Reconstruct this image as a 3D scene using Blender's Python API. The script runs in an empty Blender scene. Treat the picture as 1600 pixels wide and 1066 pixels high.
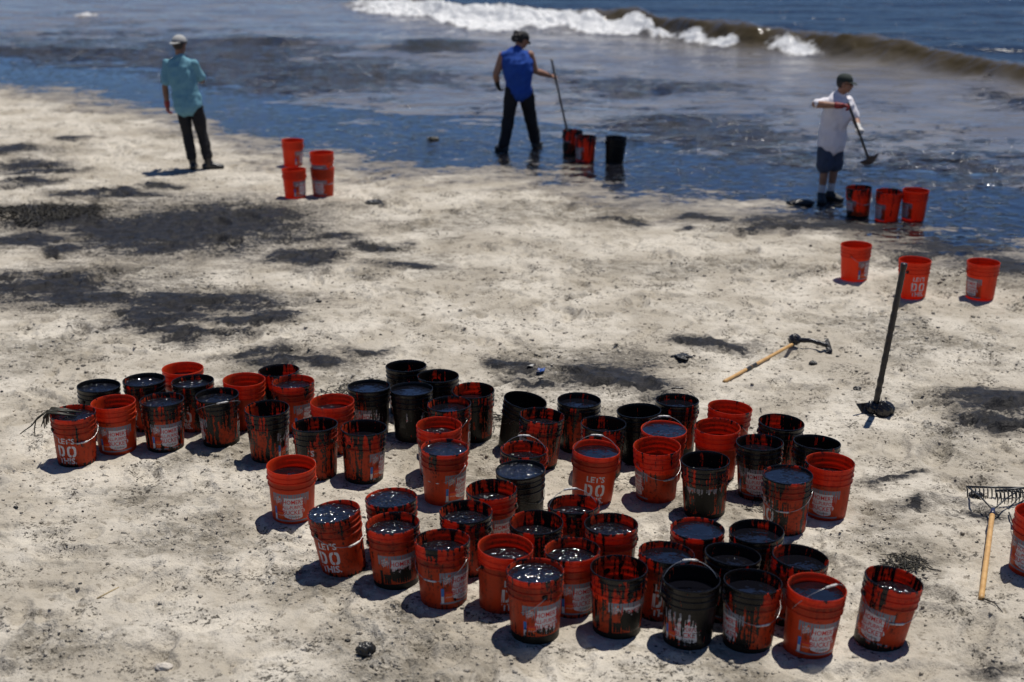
import bpy, bmesh, math, random
import numpy as np
from mathutils import Vector, Matrix, Quaternion, Euler

R = math.radians
random.seed(7)
SC = bpy.context.scene
COL = SC.collection

# ------------------------------------------------------------------ camera
CAM_H, PITCH, FPX = 3.77, R(18.0), 2222.0
cam = bpy.data.cameras.new('camera')
cam.lens = 50.0; cam.sensor_width = 36.0
cam.clip_start = 0.1; cam.clip_end = 6000.0
cam.dof.use_dof = True; cam.dof.focus_distance = 9.2; cam.dof.aperture_fstop = 1.5
cam_o = bpy.data.objects.new('camera', cam); COL.objects.link(cam_o)
cam_o.location = (0, 0, CAM_H); cam_o.rotation_euler = (R(90) - PITCH, 0, 0)
SC.camera = cam_o

# ------------------------------------------------------------------ sky and sun
SUN_EL, SUN_AZ = R(72), R(42)          # azimuth: from +Y (out to sea) towards +X
w = bpy.data.worlds.new('World'); SC.world = w; w.use_nodes = True
wn = w.node_tree
sky = wn.nodes.new('ShaderNodeTexSky'); sky.sky_type = 'NISHITA'
sky.sun_disc = False; sky.sun_elevation = SUN_EL; sky.sun_rotation = SUN_AZ
sky.air_density = 0.55; sky.dust_density = 0.0; sky.ozone_density = 10.0
wn.links.new(sky.outputs[0], wn.nodes['Background'].inputs[0])
wn.nodes['Background'].inputs[1].default_value = 0.085
sun = bpy.data.lights.new('sun', 'SUN'); sun.energy = 4.75; sun.angle = R(0.5); sun.color = (1.0, 0.95, 0.875)
sun_o = bpy.data.objects.new('sun', sun); COL.objects.link(sun_o)
sd = Vector((math.cos(SUN_EL) * math.sin(SUN_AZ), math.cos(SUN_EL) * math.cos(SUN_AZ), math.sin(SUN_EL)))
sun_o.rotation_euler = sd.to_track_quat('Z', 'Y').to_euler(); sun_o.location = (5, 10, 20)
SC.view_settings.view_transform = 'Standard'; SC.view_settings.look = 'None'
SC.view_settings.exposure = 0.0; SC.view_settings.gamma = 1.0; SC.view_settings.use_curve_mapping = False

# ------------------------------------------------------------------ helpers
def at(px, py, z=0.0):
    """the point at height z seen at a place of the 1600 px wide photograph"""
    u = (px - 800) / FPX; v = (py - 533) / FPX
    d = Vector((u, math.cos(PITCH) - v * math.sin(PITCH), -math.sin(PITCH) - v * math.cos(PITCH)))
    t = (z - CAM_H) / d.z
    return Vector((0, 0, CAM_H)) + d * t

def tag(o, label=None, cat=None, group=None, kind=None):
    if label: o['label'] = label
    if cat: o['category'] = cat
    if group: o['group'] = group
    if kind: o['kind'] = kind
    return o

def empty(name, loc):
    o = bpy.data.objects.new(name, None); COL.objects.link(o); o.location = loc
    o.empty_display_size = 0.1
    return o

def link(name, me, parent=None):
    o = bpy.data.objects.new(name, me); COL.objects.link(o)
    if parent: o.parent = parent
    return o

def finish(bm, name, mats, smooth=True, sharp=None):
    me = bpy.data.meshes.new(name); bm.to_mesh(me); bm.free()
    for m in (mats if isinstance(mats, (list, tuple)) else [mats]): me.materials.append(m)
    if smooth: me.polygons.foreach_set('use_smooth', [True] * len(me.polygons))
    if sharp: me.set_sharp_from_angle(angle=R(sharp))
    return me

def pyd(name, v, f, mats, smooth=True):
    me = bpy.data.meshes.new(name); me.from_pydata([tuple(p) for p in v], [], f)
    for m in (mats if isinstance(mats, (list, tuple)) else [mats]): me.materials.append(m)
    if smooth: me.polygons.foreach_set('use_smooth', [True] * len(me.polygons))
    me.update(); return me

# ------------------------------------------------------------------ numpy noise
def _hash(ix, iy, seed):
    h = (ix.astype(np.int64) * 374761393 + iy.astype(np.int64) * 668265263 + seed * 974711) & 0xffffffff
    h = ((h ^ (h >> 13)) * 1274126177) & 0xffffffff
    h = (h ^ (h >> 16)) * 2246822519 & 0xffffffff
    return ((h ^ (h >> 15)) & 0xffffff) / float(0x1000000)

def perlin(x, y, seed=0):
    x = np.asarray(x, float); y = np.asarray(y, float)
    ix = np.floor(x); iy = np.floor(y); fx = x - ix; fy = y - iy
    u = fx * fx * fx * (fx * (fx * 6 - 15) + 10); v = fy * fy * fy * (fy * (fy * 6 - 15) + 10)
    def g(dx, dy):
        a = _hash(ix + dx, iy + dy, seed) * 6.2831853
        return np.cos(a) * (fx - dx) + np.sin(a) * (fy - dy)
    a = g(0, 0); b = g(1, 0); c = g(0, 1); d = g(1, 1)
    return 1.5 * ((a * (1 - u) + b * u) * (1 - v) + (c * (1 - u) + d * u) * v)

def fbm(x, y, oct=3, seed=0):
    s = 0; a = 1.0; f = 1.0
    for k in range(oct):
        s = s + a * perlin(x * f + 13.7 * k, y * f - 7.1 * k, seed + k); a *= 0.5; f *= 2.03
    return s

def dents(x, y, cell, a, b, keep, seed):
    """scattered oval footprints with a pushed up edge"""
    cx = np.floor(x / cell); cy = np.floor(y / cell); out = np.zeros_like(x)
    for dx in (-1, 0, 1):
        for dy in (-1, 0, 1):
            qx = cx + dx; qy = cy + dy
            px = (qx + _hash(qx, qy, seed)) * cell; py = (qy + _hash(qx, qy, seed + 1)) * cell
            th = _hash(qx, qy, seed + 2) * 6.2831853; on = _hash(qx, qy, seed + 3) < keep
            sz = 0.6 + 0.8 * _hash(qx, qy, seed + 4)
            ux = (x - px) * np.cos(th) + (y - py) * np.sin(th); uy = -(x - px) * np.sin(th) + (y - py) * np.cos(th)
            d = np.sqrt((ux / (a * sz)) ** 2 + (uy / (b * sz)) ** 2)
            out += np.where(on, sz * (-np.exp(-(d ** 4) * 0.8) + 0.40 * np.exp(-((d - 1.40) / 0.28) ** 2)), 0)
    return out

def sstep(a, b, x):
    t = np.clip((x - a) / (b - a), 0, 1); return t * t * (3 - 2 * t)

# ------------------------------------------------------------------ shader helper
class Mat:
    def __init__(s, name):
        s.m = bpy.data.materials.new(name); s.m.use_nodes = True
        s.t = s.m.node_tree; s.t.nodes.clear()
    def n(s, typ, ins=None, **props):
        nd = s.t.nodes.new('ShaderNode' + typ)
        for k, v in props.items(): setattr(nd, k, v)
        for k, v in (ins or {}).items(): s.set(nd, k, v)
        return nd
    def set(s, nd, k, v):
        sock = nd.inputs[k]
        if hasattr(v, 'is_output') or isinstance(v, bpy.types.NodeSocket): s.t.links.new(v, sock)
        elif isinstance(v, bpy.types.Node): s.t.links.new(v.outputs[0], sock)
        else: sock.default_value = v
    def math(s, op, a, b=None, c=None, clamp=False):
        nd = s.n('Math', operation=op); nd.use_clamp = clamp
        for i, v in enumerate((a, b, c)):
            if v is not None: s.set(nd, i, v)
        return nd.outputs[0]
    def vmath(s, op, a, b=None):
        nd = s.n('VectorMath', operation=op); s.set(nd, 0, a)
        if b is not None: s.set(nd, 1, b)
        return nd.outputs[0]
    def noise(s, vec, scale, detail=2, rough=0.5, dist=0.0):
        return s.n('TexNoise', {'Vector': vec, 'Scale': scale, 'Detail': detail, 'Roughness': rough, 'Distortion': dist}).outputs[0]
    def ss(s, x, a, b):
        nd = s.n('MapRange', interpolation_type='SMOOTHSTEP'); s.set(nd, 0, x); s.set(nd, 1, a); s.set(nd, 2, b)
        return nd.outputs[0]
    def mix(s, f, a, b):
        nd = s.n('Mix', data_type='RGBA'); s.set(nd, 0, f); s.set(nd, 6, a); s.set(nd, 7, b); return nd.outputs[2]
    def mixf(s, f, a, b):
        nd = s.n('Mix', data_type='FLOAT'); s.set(nd, 0, f); s.set(nd, 2, a); s.set(nd, 3, b); return nd.outputs[0]
    def attr(s, name, obj=False):
        return s.n('Attribute', attribute_name=name, attribute_type='OBJECT' if obj else 'GEOMETRY').outputs['Fac']
    def bsdf(s, **k):
        nd = s.n('BsdfPrincipled')
        for a, v in k.items(): s.set(nd, a.replace('_', ' '), v)
        return nd.outputs[0]
    def bump(s, h, strength, dist=0.01, normal=None):
        nd = s.n('Bump', {'Height': h, 'Strength': strength, 'Distance': dist})
        if normal is not None: s.set(nd, 'Normal', normal)
        return nd.outputs[0]
    def out(s, sh):
        o = s.n('OutputMaterial'); s.t.links.new(sh, o.inputs[0]); return s.m

def c4(r, g=None, b=None):
    return (r, r, r, 1) if g is None else (r, g, b, 1)

# ------------------------------------------------------------------ the lie of the beach
def px_line(pts):
    P = [at(*p) for p in pts]; return np.array([p.x for p in P]), np.array([p.y for p in P])
SHX, SHY = px_line([(-700, 45), (-300, 95), (0, 138), (120, 153), (260, 190), (400, 232), (560, 262), (700, 270), (850, 282), (960, 312),
                    (1080, 326), (1250, 338), (1420, 384), (1600, 412), (1900, 446), (2300, 486)])
CRX, CRY = px_line([(-200, -75), (200, -40), (530, 2), (800, 32), (1000, 44), (1130, 66), (1240, 76), (1400, 92), (1600, 122), (1900, 160), (2400, 215)])
def shore(x):
    r = np.interp(x, SHX, SHY)
    r = np.where(x < SHX[0], SHY[0] + (SHX[0] - x) * 0.7, r)
    return np.where(x > SHX[-1], SHY[-1] - (x - SHX[-1]) * 0.35, r)
def crest(x):
    r = np.interp(x, CRX, CRY)
    r = np.where(x < CRX[0], CRY[0] + (CRX[0] - x) * 1.0, r)
    return np.where(x > CRX[-1], CRY[-1] - (x - CRX[-1]) * 0.5, r)
SEA_Z = -0.055
def seaward(x, y): return (y - shore(x)) * 0.85
def sand_base(x, y):
    x = np.asarray(x, float); y = np.asarray(y, float)
    D = seaward(x, y)
    z = -0.0125 * np.clip(D, 0, 4.5) - 0.05 * np.clip(D - 4.5, 0, 40)
    dry = 1 - sstep(-1.2, 0.3, D)
    return z + (0.006 + 0.022 * dry) * perlin(x * 0.55, y * 0.55, 3) + 0.010 * dry * perlin(x * 1.9, y * 1.9, 5) * 0.8
# ------------------------------------------------------------------ bucket stand list
# rim centre in photo pixels, lean right / lean back (deg), tar 0..1, mud 0..1, oil depth under the rim, rough oil,
# facing side ('L' label / 'S' slogan) and its turn to the right (deg), bail swing (deg; 0 up, + towards viewer), bail axis turn, label
G1 = 'oil filled buckets gathered on the sand'
BUCKETS = [
 (115, 646, -2, 0, .42, .12, .035, 1, 'S', -28, 118, 35, 'red bucket with kelp draped over its rim, leftmost of the whole cluster'),
 (154, 601, 0, 0, .86, .3, .04, 1, 'L', 150, -130, 10, 'blackened bucket at the back left corner, behind the kelp draped bucket'),
 (175.5, 626, 0, 0, .22, 0, .11, 1, 'L', -4, -128, 5, 'clean sided red bucket with readable white scroll label, right of the kelp draped bucket'),
 (225, 594, 0, 0, .68, .1, .04, 1, 'L', 120, -130, 60, 'black rimmed bucket of glinting oil, right of the blackened back left corner bucket'),
 (285.5, 576, 0, 0, .12, 0, .10, 0, 'S', 130, -130, 0, 'bright clean rimmed red bucket, farthest back in the left group'),
 (301, 595, 0, 0, .60, .1, .05, 1, 'L', 140, -130, -20, 'black rimmed bucket directly in front of the bright clean rimmed one'),
 (253, 624, 0, 0, .62, .15, .045, 1, 'L', 9, -130, 20, 'brimful bucket with tar streaked picture label, right of the clean scroll labelled one'),
 (339, 617, 0, 0, .62, .2, .05, 1, 'S', 90, 62, 25, 'tarry bucket with its pale wire handle resting across the rim, in the left group'),
 (382, 594, 0, 0, .22, .1, .12, 0, 'S', 80, -130, 0, 'clean red rimmed bucket with low oil, behind the handle crossed tarry bucket'),
 (435, 579, 0, 0, .62, .1, .12, 1, 'S', 80, -130, 0, 'half hidden tar stained bucket at the back right of the left group'),
 (458, 597, 0, 0, .40, .1, .055, 1, 'L', 48, -130, -10, 'bucket with grey label on its right side, just before the half hidden back right one'),
 (417, 638, 0, 0, .60, .12, .13, 1, 'L', 75, -130, 0, 'red brown bucket with black rim and drips on its right, beside the letter smeared one'),
 (519, 626, 0, 0, .32, .1, .09, 1, 'S', 100, -130, 0, 'half hidden red rimmed bucket behind the mottled and letter smeared buckets'),
 (492, 661, 0, 0, .58, .1, .11, 0, 'S', -30, -130, 10, 'black rimmed bucket with tar smeared white letters, behind the lone clean bucket'),
 (568, 666, 1, 0, .60, .15, .10, 0, 'L', 66, -130, 30, 'mottled tar splotched red bucket, last on the right in the left group'),
 (577, 604, 0, 0, .74, .1, .035, 0, 'L', -2, -130, 0, 'black rimmed bucket of still oil with blotted label, left of the fully blackened one'),
 (643, 607, 0, 0, .84, .5, .035, 0, 'L', 0, -130, 0, 'fully blackened bucket brimming with still oil, middle back group'),
 (635.5, 572, 0, 0, .76, .2, .14, 0, 'S', 120, -130, 0, 'rearmost bucket of the middle back group, one red stripe inside its black rim'),
 (683, 587, 0, 0, .72, .3, .11, 0, 'S', 120, -130, 0, 'tarred bucket with dripping inner wall, right behind the brimming blackened one'),
 (739, 609, 0, 0, .56, .62, .10, 0, 'S', 120, -130, 0, 'bucket with red collar over a blackened body, right end of the middle back group'),
 (702, 632, 1, 0, .58, .15, .06, 0, 'S', 90, 128, -38, 'tarry bucket whose wire handle hangs into the red rimmed bucket before it'),
 (686, 664, 0, 0, .36, .1, .09, 1, 'S', 120, -130, 0, 'red rimmed bucket squeezed behind the clean orange sided brimful one'),
 (695, 697, 0, 0, .36, 0, .025, 1, 'L', 52, 130, -30, 'clean orange sided bucket brimful of glinting oil with one square black drip'),
 (455, 726, 0, 0, .06, 0, .09, 0, 'L', -6, -126, 0, 'lone clean orange bucket with full white scroll label, apart at the left front'),
 (821, 625, 9, 0, .86, .7, .15, 0, 'S', 120, -130, 0, 'leaning blackened bucket, leftmost at the back of the right group'),
 (847, 648, 2, 0, .52, .25, .09, 1, 'S', 110, -130, 0, 'bucket with bright red inner wall, in front of the leaning blackened one'),
 (905, 624, 0, 0, .74, .2, .05, 0, 'L', 100, -130, 0, 'black rimmed bucket of speckled oil beside the tar patch on the sand'),
 (943, 660, 0, 0, .58, .2, .11, 1, 'S', 120, -130, 0, 'dripping half filled bucket behind the one lettered LET\'S DO'),
 (932, 699, 1, 0, .22, 0, .04, 0, 'S', 4, -16, 0, 'brimful bucket with white LET\'S DO lettering facing front and handle raised'),
 (819, 699, 0, 0, .46, .1, .09, 1, 'S', 120, -14, 0, 'red rimmed bucket with raised wire handle, behind the brimful black rimmed centre one'),
 (813, 732, 0, 0, .80, .1, .02, 1, 'S', -12, 125, 60, 'black rimmed brimful glinting bucket with smeared white lettering, centre of the cluster'),
 (1004, 646, 0, 0, .82, .4, .12, 1, 'L', 120, -130, 0, 'blackened bucket half hidden behind the brimful one of smooth blue oil'),
 (1058, 627, 2, 0, .66, .2, .06, 0, 'S', 120, -6, 0, 'rear bucket with thin dark raised handle, in front of the tar patch'),
 (1031, 666, 0, 0, .14, .1, .012, 0, 'S', 110, -10, 0, 'bucket full to the brim with smooth blue oil, pale gripped handle raised'),
 (1027, 695, 0, 0, .34, 0, .17, 0, 'L', -74, 124, 30, 'nearly empty orange bucket with wire handle hanging across its plain front'),
 (1141, 636, 4, 0, .34, .1, .12, 0, 'S', 120, -130, 0, 'rearmost bucket at the right, bright red with a black stripe inside'),
 (1121, 668, 0, 0, .34, .1, .13, 1, 'S', 110, -130, 0, 'bucket with bright red inside and plain front, before the rearmost right one'),
 (1221, 661, 3, 0, .60, .15, .12, 1, 'S', 110, -130, 0, 'dark lined red bucket behind the still oil one with half hidden label, right back'),
 (1187, 692, 0, 0, .62, .1, .085, 0, 'L', -14, -130, 0, 'bucket of still blue oil whose white label is half hidden by the next bucket'),
 (1278, 689, 3, 0, .68, .15, .11, 0, 'S', 120, -130, 0, 'dark lined bucket peeping out behind the drip crossed labelled bucket at far right'),
 (1296, 718, 3, 0, .34, 0, .12, 1, 'L', -16, -126, 0, 'red bucket with white label crossed by one black drip, right end of the cluster'),
 (1102, 718, 0, 0, .66, .60, .12, 1, 'L', -4, -130, 0, 'black bodied bucket with only a scrap of white label showing, right half of cluster'),
 (1231, 740, 0, 0, .52, .1, .02, 0, 'S', -58, 128, -20, 'brimful bucket of blue oil flecked with debris, white letters on its left edge'),
 (521, 801, -8, 0, .40, .05, .02, 1, 'S', -30, 120, 45, 'bucket leaning left brimful of glinting oil, white letters at its left, leftmost in front'),
 (611, 777, -3, 0, .44, .1, .025, 1, 'S', 120, -130, 0, 'half hidden brimful bucket behind the mud bottomed picture labelled one'),
 (613, 815, -1, 0, .48, .42, .06, 1, 'L', 10, -130, 0, 'bucket with grey picture label over a mud blackened bottom, right of the left leaning one'),
 (728, 801, 0, 0, .50, .1, .07, 1, 'S', 100, -130, 0, 'tar rimmed bucket half hidden behind the front one with sharp side label'),
 (768, 764, 1, 0, .48, .1, .10, 1, 'L', 24, -130, 0, 'red rimmed bucket with purplish label in the gap behind the front rows'),
 (691, 841, 0, 0, .44, .05, .085, 1, 'L', 42, 128, -30, 'front bucket with streaked grey label on its right and wire handle across the front'),
 (790, 853, 1, 0, .30, .05, .09, 1, 'S', 24, -130, 0, 'orange bucket with letters D and TH showing, left of the sparkling front one'),
 (838, 817, 0, 0, .56, .1, .10, 1, 'S', 120, -130, 0, 'black and red rimmed bucket in the third row behind the letter D bucket'),
 (836, 892, 0, 0, .48, .26, .035, 1, 'L', 22, 132, -70, 'front row bucket brimful of sparkling oil with tar streaked label and muddy foot'),
 (897, 787, 0, 0, .50, .1, .09, 1, 'S', 120, -22, 12, 'bucket with tilted pale grip handle raised, in front of the LET\'S DO one'),
 (954, 820, 1, 0, .52, .1, .07, 1, 'S', 120, -130, 0, 'plain dark red bucket of glinting oil behind the empty blackened front one'),
 (894, 857, 1, 0, .46, .1, .07, 1, 'L', 24, -126, 0, 'labelled bucket between the sparkling front bucket and the empty blackened one'),
 (967, 886, 1, 0, .58, .52, .17, 0, 'L', 30, -130, 0, 'empty looking bucket with black inside and mud black body, in the front row'),
 (1042, 862, 5, 0, .52, .1, .05, 0, 'S', 6, -130, 0, 'bucket of still blue oil leaning right behind the raised handle front bucket'),
 (1090, 823, 0, 0, .50, .1, .03, 0, 'S', 120, -130, 0, 'brimful still oil bucket at the back of the right front group'),
 (1182, 830, 0, 0, .64, .1, .06, 0, 'S', 120, -130, 0, 'black lined glossy bucket in front of the debris flecked brimful one'),
 (1147, 866, 5, 0, .68, .1, .09, 0, 'S', 120, -130, 0, 'right leaning black lined bucket behind the plain orange fronted one'),
 (1251, 869, 4, 0, .58, .1, .07, 0, 'S', 120, -130, 0, 'bucket of still blue oil right behind the blue oil bucket with pictured label'),
 (1083, 903, 1, 0, .70, .20, .10, 0, 'L', -8, -28, 0, 'front row bucket black with drips over its label, shiny handle raised behind the rim'),
 (1174, 902, 1, 0, .58, .25, .08, 0, 'L', -62, 126, 20, 'front row bucket with plain orange front, wire handle hanging and label at its left'),
 (1275, 918, 4, 0, .26, 0, .055, 0, 'L', 22, 34, 32, 'front row bucket of blue oil with clear picture label and wire handle over it'),
 (1397, 907, 9, 0, .46, .15, .10, 1, 'L', -32, 126, 10, 'bucket leaning right, standing alone right of the front row'),
]
G2 = 'orange buckets out along the shore'
FAR = [
 (1338, 383, 0, 0, .12, 0, None, 0, 'L', 66, 128, 60, 'bright bucket with one thin black drip, on sand left of the lettered bucket'),
 (1430, 405, 0, 0, .10, .04, None, 0, 'S', 24, -128, 50, 'bright bucket with white letters behind the upright tar black hoe'),
 (1537, 409, 1, 0, .20, 0, None, 0, 'L', -48, -128, 0, 'bright bucket with label on its left, rightmost on the dry sand'),
 (1342, 293, 0, 0, .56, .30, None, 0, 'S', 120, 126, 30, 'brownish tarred bucket nearest the man in the white shirt'),
 (1391, 298, 1, 0, .44, 0, None, 0, 'S', 120, -128, 0, 'tar dripped red bucket in the middle of three behind the shore edge'),
 (1430, 297, 2, 0, .22, .04, None, 0, 'S', 120, -128, 0, 'cleanest red bucket at the right of three at the water edge'),
 (895, 203, 0, 0, .60, .60, None, 0, 'S', 120, -128, 0, 'black bottomed bucket holding the pole of the man in blue'),
 (915, 213, 1, 0, .58, .12, None, 0, 'S', 120, -128, 0, 'red bucket with black drips, in front of the bucket holding the pole'),
 (963, 214, 6, 0, .92, .90, None, 0, 'S', 120, -128, 0, 'nearly all black bucket leaning right in the oily wash'),
 (459, 265, 0, 0, .04, 0, None, 0, 'L', 44, -128, 0, 'foremost of the clean red buckets near the man in teal, hiding the foot of another'),
 (457, 219, 0, 0, .04, 0, None, 0, 'L', 62, -128, 0, 'clean red bucket with its foot hidden by the one before it, near the teal shirt'),
 (1630, 800, 0, 0, .18, 0, .10, 1, 'S', 150, 126, -30, 'red bucket cut off by the right edge of the picture, beside the rakes'),
]
NEST = [   # upper rim seen, then the lower bucket of the pair
 (502.5, 238, 'upper red bucket of the nested pair with white handles', 'lower red bucket of the nested pair with white handles', -30),
]
BH = 0.371
def stand(px, py, lr, lb, rim=BH, sink=0.012):
    q = Quaternion((0, 1, 0), R(lr)) @ Quaternion((1, 0, 0), R(-lb))
    up = q @ Vector((0, 0, rim)); gz = 0.0
    for k in range(4):
        p = at(px, py, gz - sink + up.z) - up
        gz = float(sand_base(np.array([p.x]), np.array([p.y]))[0])
    p.z = gz - sink
    return p, q
SPOTS = []; jr = random.Random(23)
for b in BUCKETS + FAR:
    SPOTS.append(stand(b[0], b[1], b[2] + jr.gauss(0, 1.3), b[3] + jr.gauss(0, 1.3), sink=jr.uniform(.008, .022)))
NSPOT = [stand(n[0], n[1], 0, 0, BH + 0.19) for n in NEST]
P = [s[0] for s in SPOTS]
for it in range(30):                                   # no two buckets may share the same ground
    for i in range(len(P)):
        for j in range(i):
            d = (P[i] - P[j]); d.z = 0
            if d.length < 0.311:
                e = d.normalized() * (0.311 - d.length) * 0.5
                P[i] += e; P[j] -= e
for p in P: p.z = float(sand_base(np.array([p.x]), np.array([p.y]))[0]) - jr.uniform(.008, .022)

# ------------------------------------------------------------------ fields of tar on the sand
PATCH = [(315, 355, 165, 36), (200, 362, 90, 22), (105, 343, 105, 15), (40, 375, 55, 10), (110, 386, 50, 7), (255, 388, 95, 12), (400, 345, 80, 20),
         (475, 402, 72, 12), (505, 373, 62, 8), (592, 384, 32, 7), (90, 446, 100, 24), (140, 470, 90, 14), (310, 474, 130, 17), (255, 500, 90, 12), (290, 522, 80, 8),
         (230, 490, 60, 10), (400, 500, 50, 8), (642, 415, 45, 7), (925, 588, 80, 24), (985, 605, 75, 14), (800, 569, 32, 13), (1112, 537, 48, 9), (815, 600, 30, 7),
         (1570, 628, 62, 16), (1540, 655, 60, 13), (470, 563, 85, 11), (400, 552, 50, 8), (560, 545, 60, 7), (45, 258, 45, 8), (40, 284, 38, 6), (70, 268, 45, 4), (155, 303, 62, 5), (20, 235, 40, 5),
         (200, 308, 55, 5), (120, 215, 25, 4), (250, 290, 22, 5), (50, 333, 50, 12), (140, 332, 30, 7), (1085, 358, 20, 4), (970, 350, 18, 3), (585, 318, 10, 4),
         (1490, 385, 90, 14), (1330, 352, 70, 10), (1280, 340, 80, 8), (1420, 760, 60, 8), (1530, 790, 50, 9), (30, 1062, 50, 14),
         (955, 345, 30, 4), (1440, 790, 70, 8), (1560, 1040, 70, 22), (1390, 760, 40, 10), (1310, 335, 50, 12), (1560, 412, 80, 11), (1450, 402, 80, 9), (1200, 347, 70, 7), (1100, 342, 60, 6), (1250, 356, 70, 7), (1390, 350, 60, 9), (1180, 362, 30, 4)]
WEAK = {45, 46, 47, 48, 49, 50, 52, 53, 54, 55, 25, 26, 27}
def tar_field(x, y):
    f = np.full_like(x, -1.0)
    wx = x + 0.22 * perlin(x * 1.6, y * 1.1, 31) + 0.07 * perlin(x * 5, y * 4, 32)
    wy = y + 0.30 * perlin(x * 1.3, y * 1.3, 33) + 0.08 * perlin(x * 5, y * 4, 34)
    for i, (px, py, hw, hh) in enumerate(PATCH):
        c = at(px, py); a = hw * (c.y / FPX) * 1.08; b = max(0.05, (at(px, py - hh).y - at(px, py + hh).y) / 2 * 1.1)
        m = (np.abs(x - c.x) < 2.2 * a + .6) & (np.abs(y - c.y) < 2.2 * b + .6)
        if not m.any(): continue
        d = np.sqrt(((wx[m] - c.x) / a) ** 2 + ((wy[m] - c.y) / b) ** 2)
        f[m] = np.maximum(f[m], np.clip((1 - d), -1, 1) * 0.9 - (0.46 if py > 700 else 0.24 if i in WEAK else 0))
    return f
def dug_field(x, y):
    d = perlin(x * .75, y * .75, 48) + .5 * perlin(x * 2.1, y * 2.1, 49)
    for (px, py, hw, hh) in ((480, 565, 110, 22), (960, 760, 120, 40), (700, 700, 120, 60), (1390, 840, 70, 60), (1180, 790, 80, 25), (520, 720, 80, 25), (650, 590, 90, 20), (130, 1000, 150, 40), (1050, 338, 420, 26), (1500, 430, 160, 30), (420, 600, 60, 20), (870, 560, 160, 30)):
        c = at(px, py); a = hw * c.y / FPX; b = (at(px, py - hh).y - at(px, py + hh).y) / 2
        d = d + .9 * np.exp(-((x - c.x) / a) ** 2 - ((y - c.y) / b) ** 2)
    return sstep(.12, .75, d)
def sand_height(x, y, want=False):
    D = seaward(x, y); dry = 1 - sstep(-1.0, 0.2, D)
    rough = 0.75 + 0.5 * perlin(x * 0.8, y * 0.8, 40)
    h = 0.016 * fbm(x * 3.2, y * 3.2, 2, 41) + 0.0085 * fbm(x * 10, y * 10, 2, 44) + 0.0028 * fbm(x * 26, y * 26, 1, 47)
    h = h + 0.042 * dents(x, y, 0.44, 0.135, 0.060, 0.8, 51) + 0.036 * dents(x + .4, y, 0.62, 0.15, 0.065, 0.7, 55) + 0.022 * dents(x, y, 0.21, 0.055, 0.036, 0.55, 61) + 0.008 * dents(x, y, 0.11, 0.028, 0.022, 0.45, 71)
    dug = dug_field(x, y)
    h = h + dug * (.020 * np.abs(fbm(x * 7.5, y * 7.5, 3, 75)) - .018 * np.abs(perlin(x * 15, y * 15, 78)) + .006 * perlin(x * 34, y * 34, 79))
    h = h * rough * (0.06 + 0.94 * dry)
    return sand_base(x, y), h

def grid_mesh(name, X, Y, Z, mat, attrs):
    r, c = X.shape
    me = bpy.data.meshes.new(name)
    co = np.stack([X, Y, Z], -1).reshape(-1, 3).astype(np.float32)
    idx = np.arange(r * c, dtype=np.int32).reshape(r, c)
    q = np.stack([idx[:-1, :-1], idx[:-1, 1:], idx[1:, 1:], idx[1:, :-1]], -1).reshape(-1, 4)
    me.vertices.add(r * c); me.vertices.foreach_set('co', co.ravel())
    me.loops.add(q.size); me.loops.foreach_set('vertex_index', q.ravel())
    me.polygons.add(len(q)); me.polygons.foreach_set('loop_start', np.arange(0, q.size, 4, dtype=np.int32))
    me.polygons.foreach_set('loop_total', np.full(len(q), 4, dtype=np.int32))
    me.update(calc_edges=True)
    me.polygons.foreach_set('use_smooth', np.ones(len(q), dtype=bool))
    for k, v in attrs.items():
        a = me.attributes.new(k, 'FLOAT', 'POINT'); a.data.foreach_set('value', v.astype(np.float32).ravel())
    me.materials.append(mat)
    return link(name, me)

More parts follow.
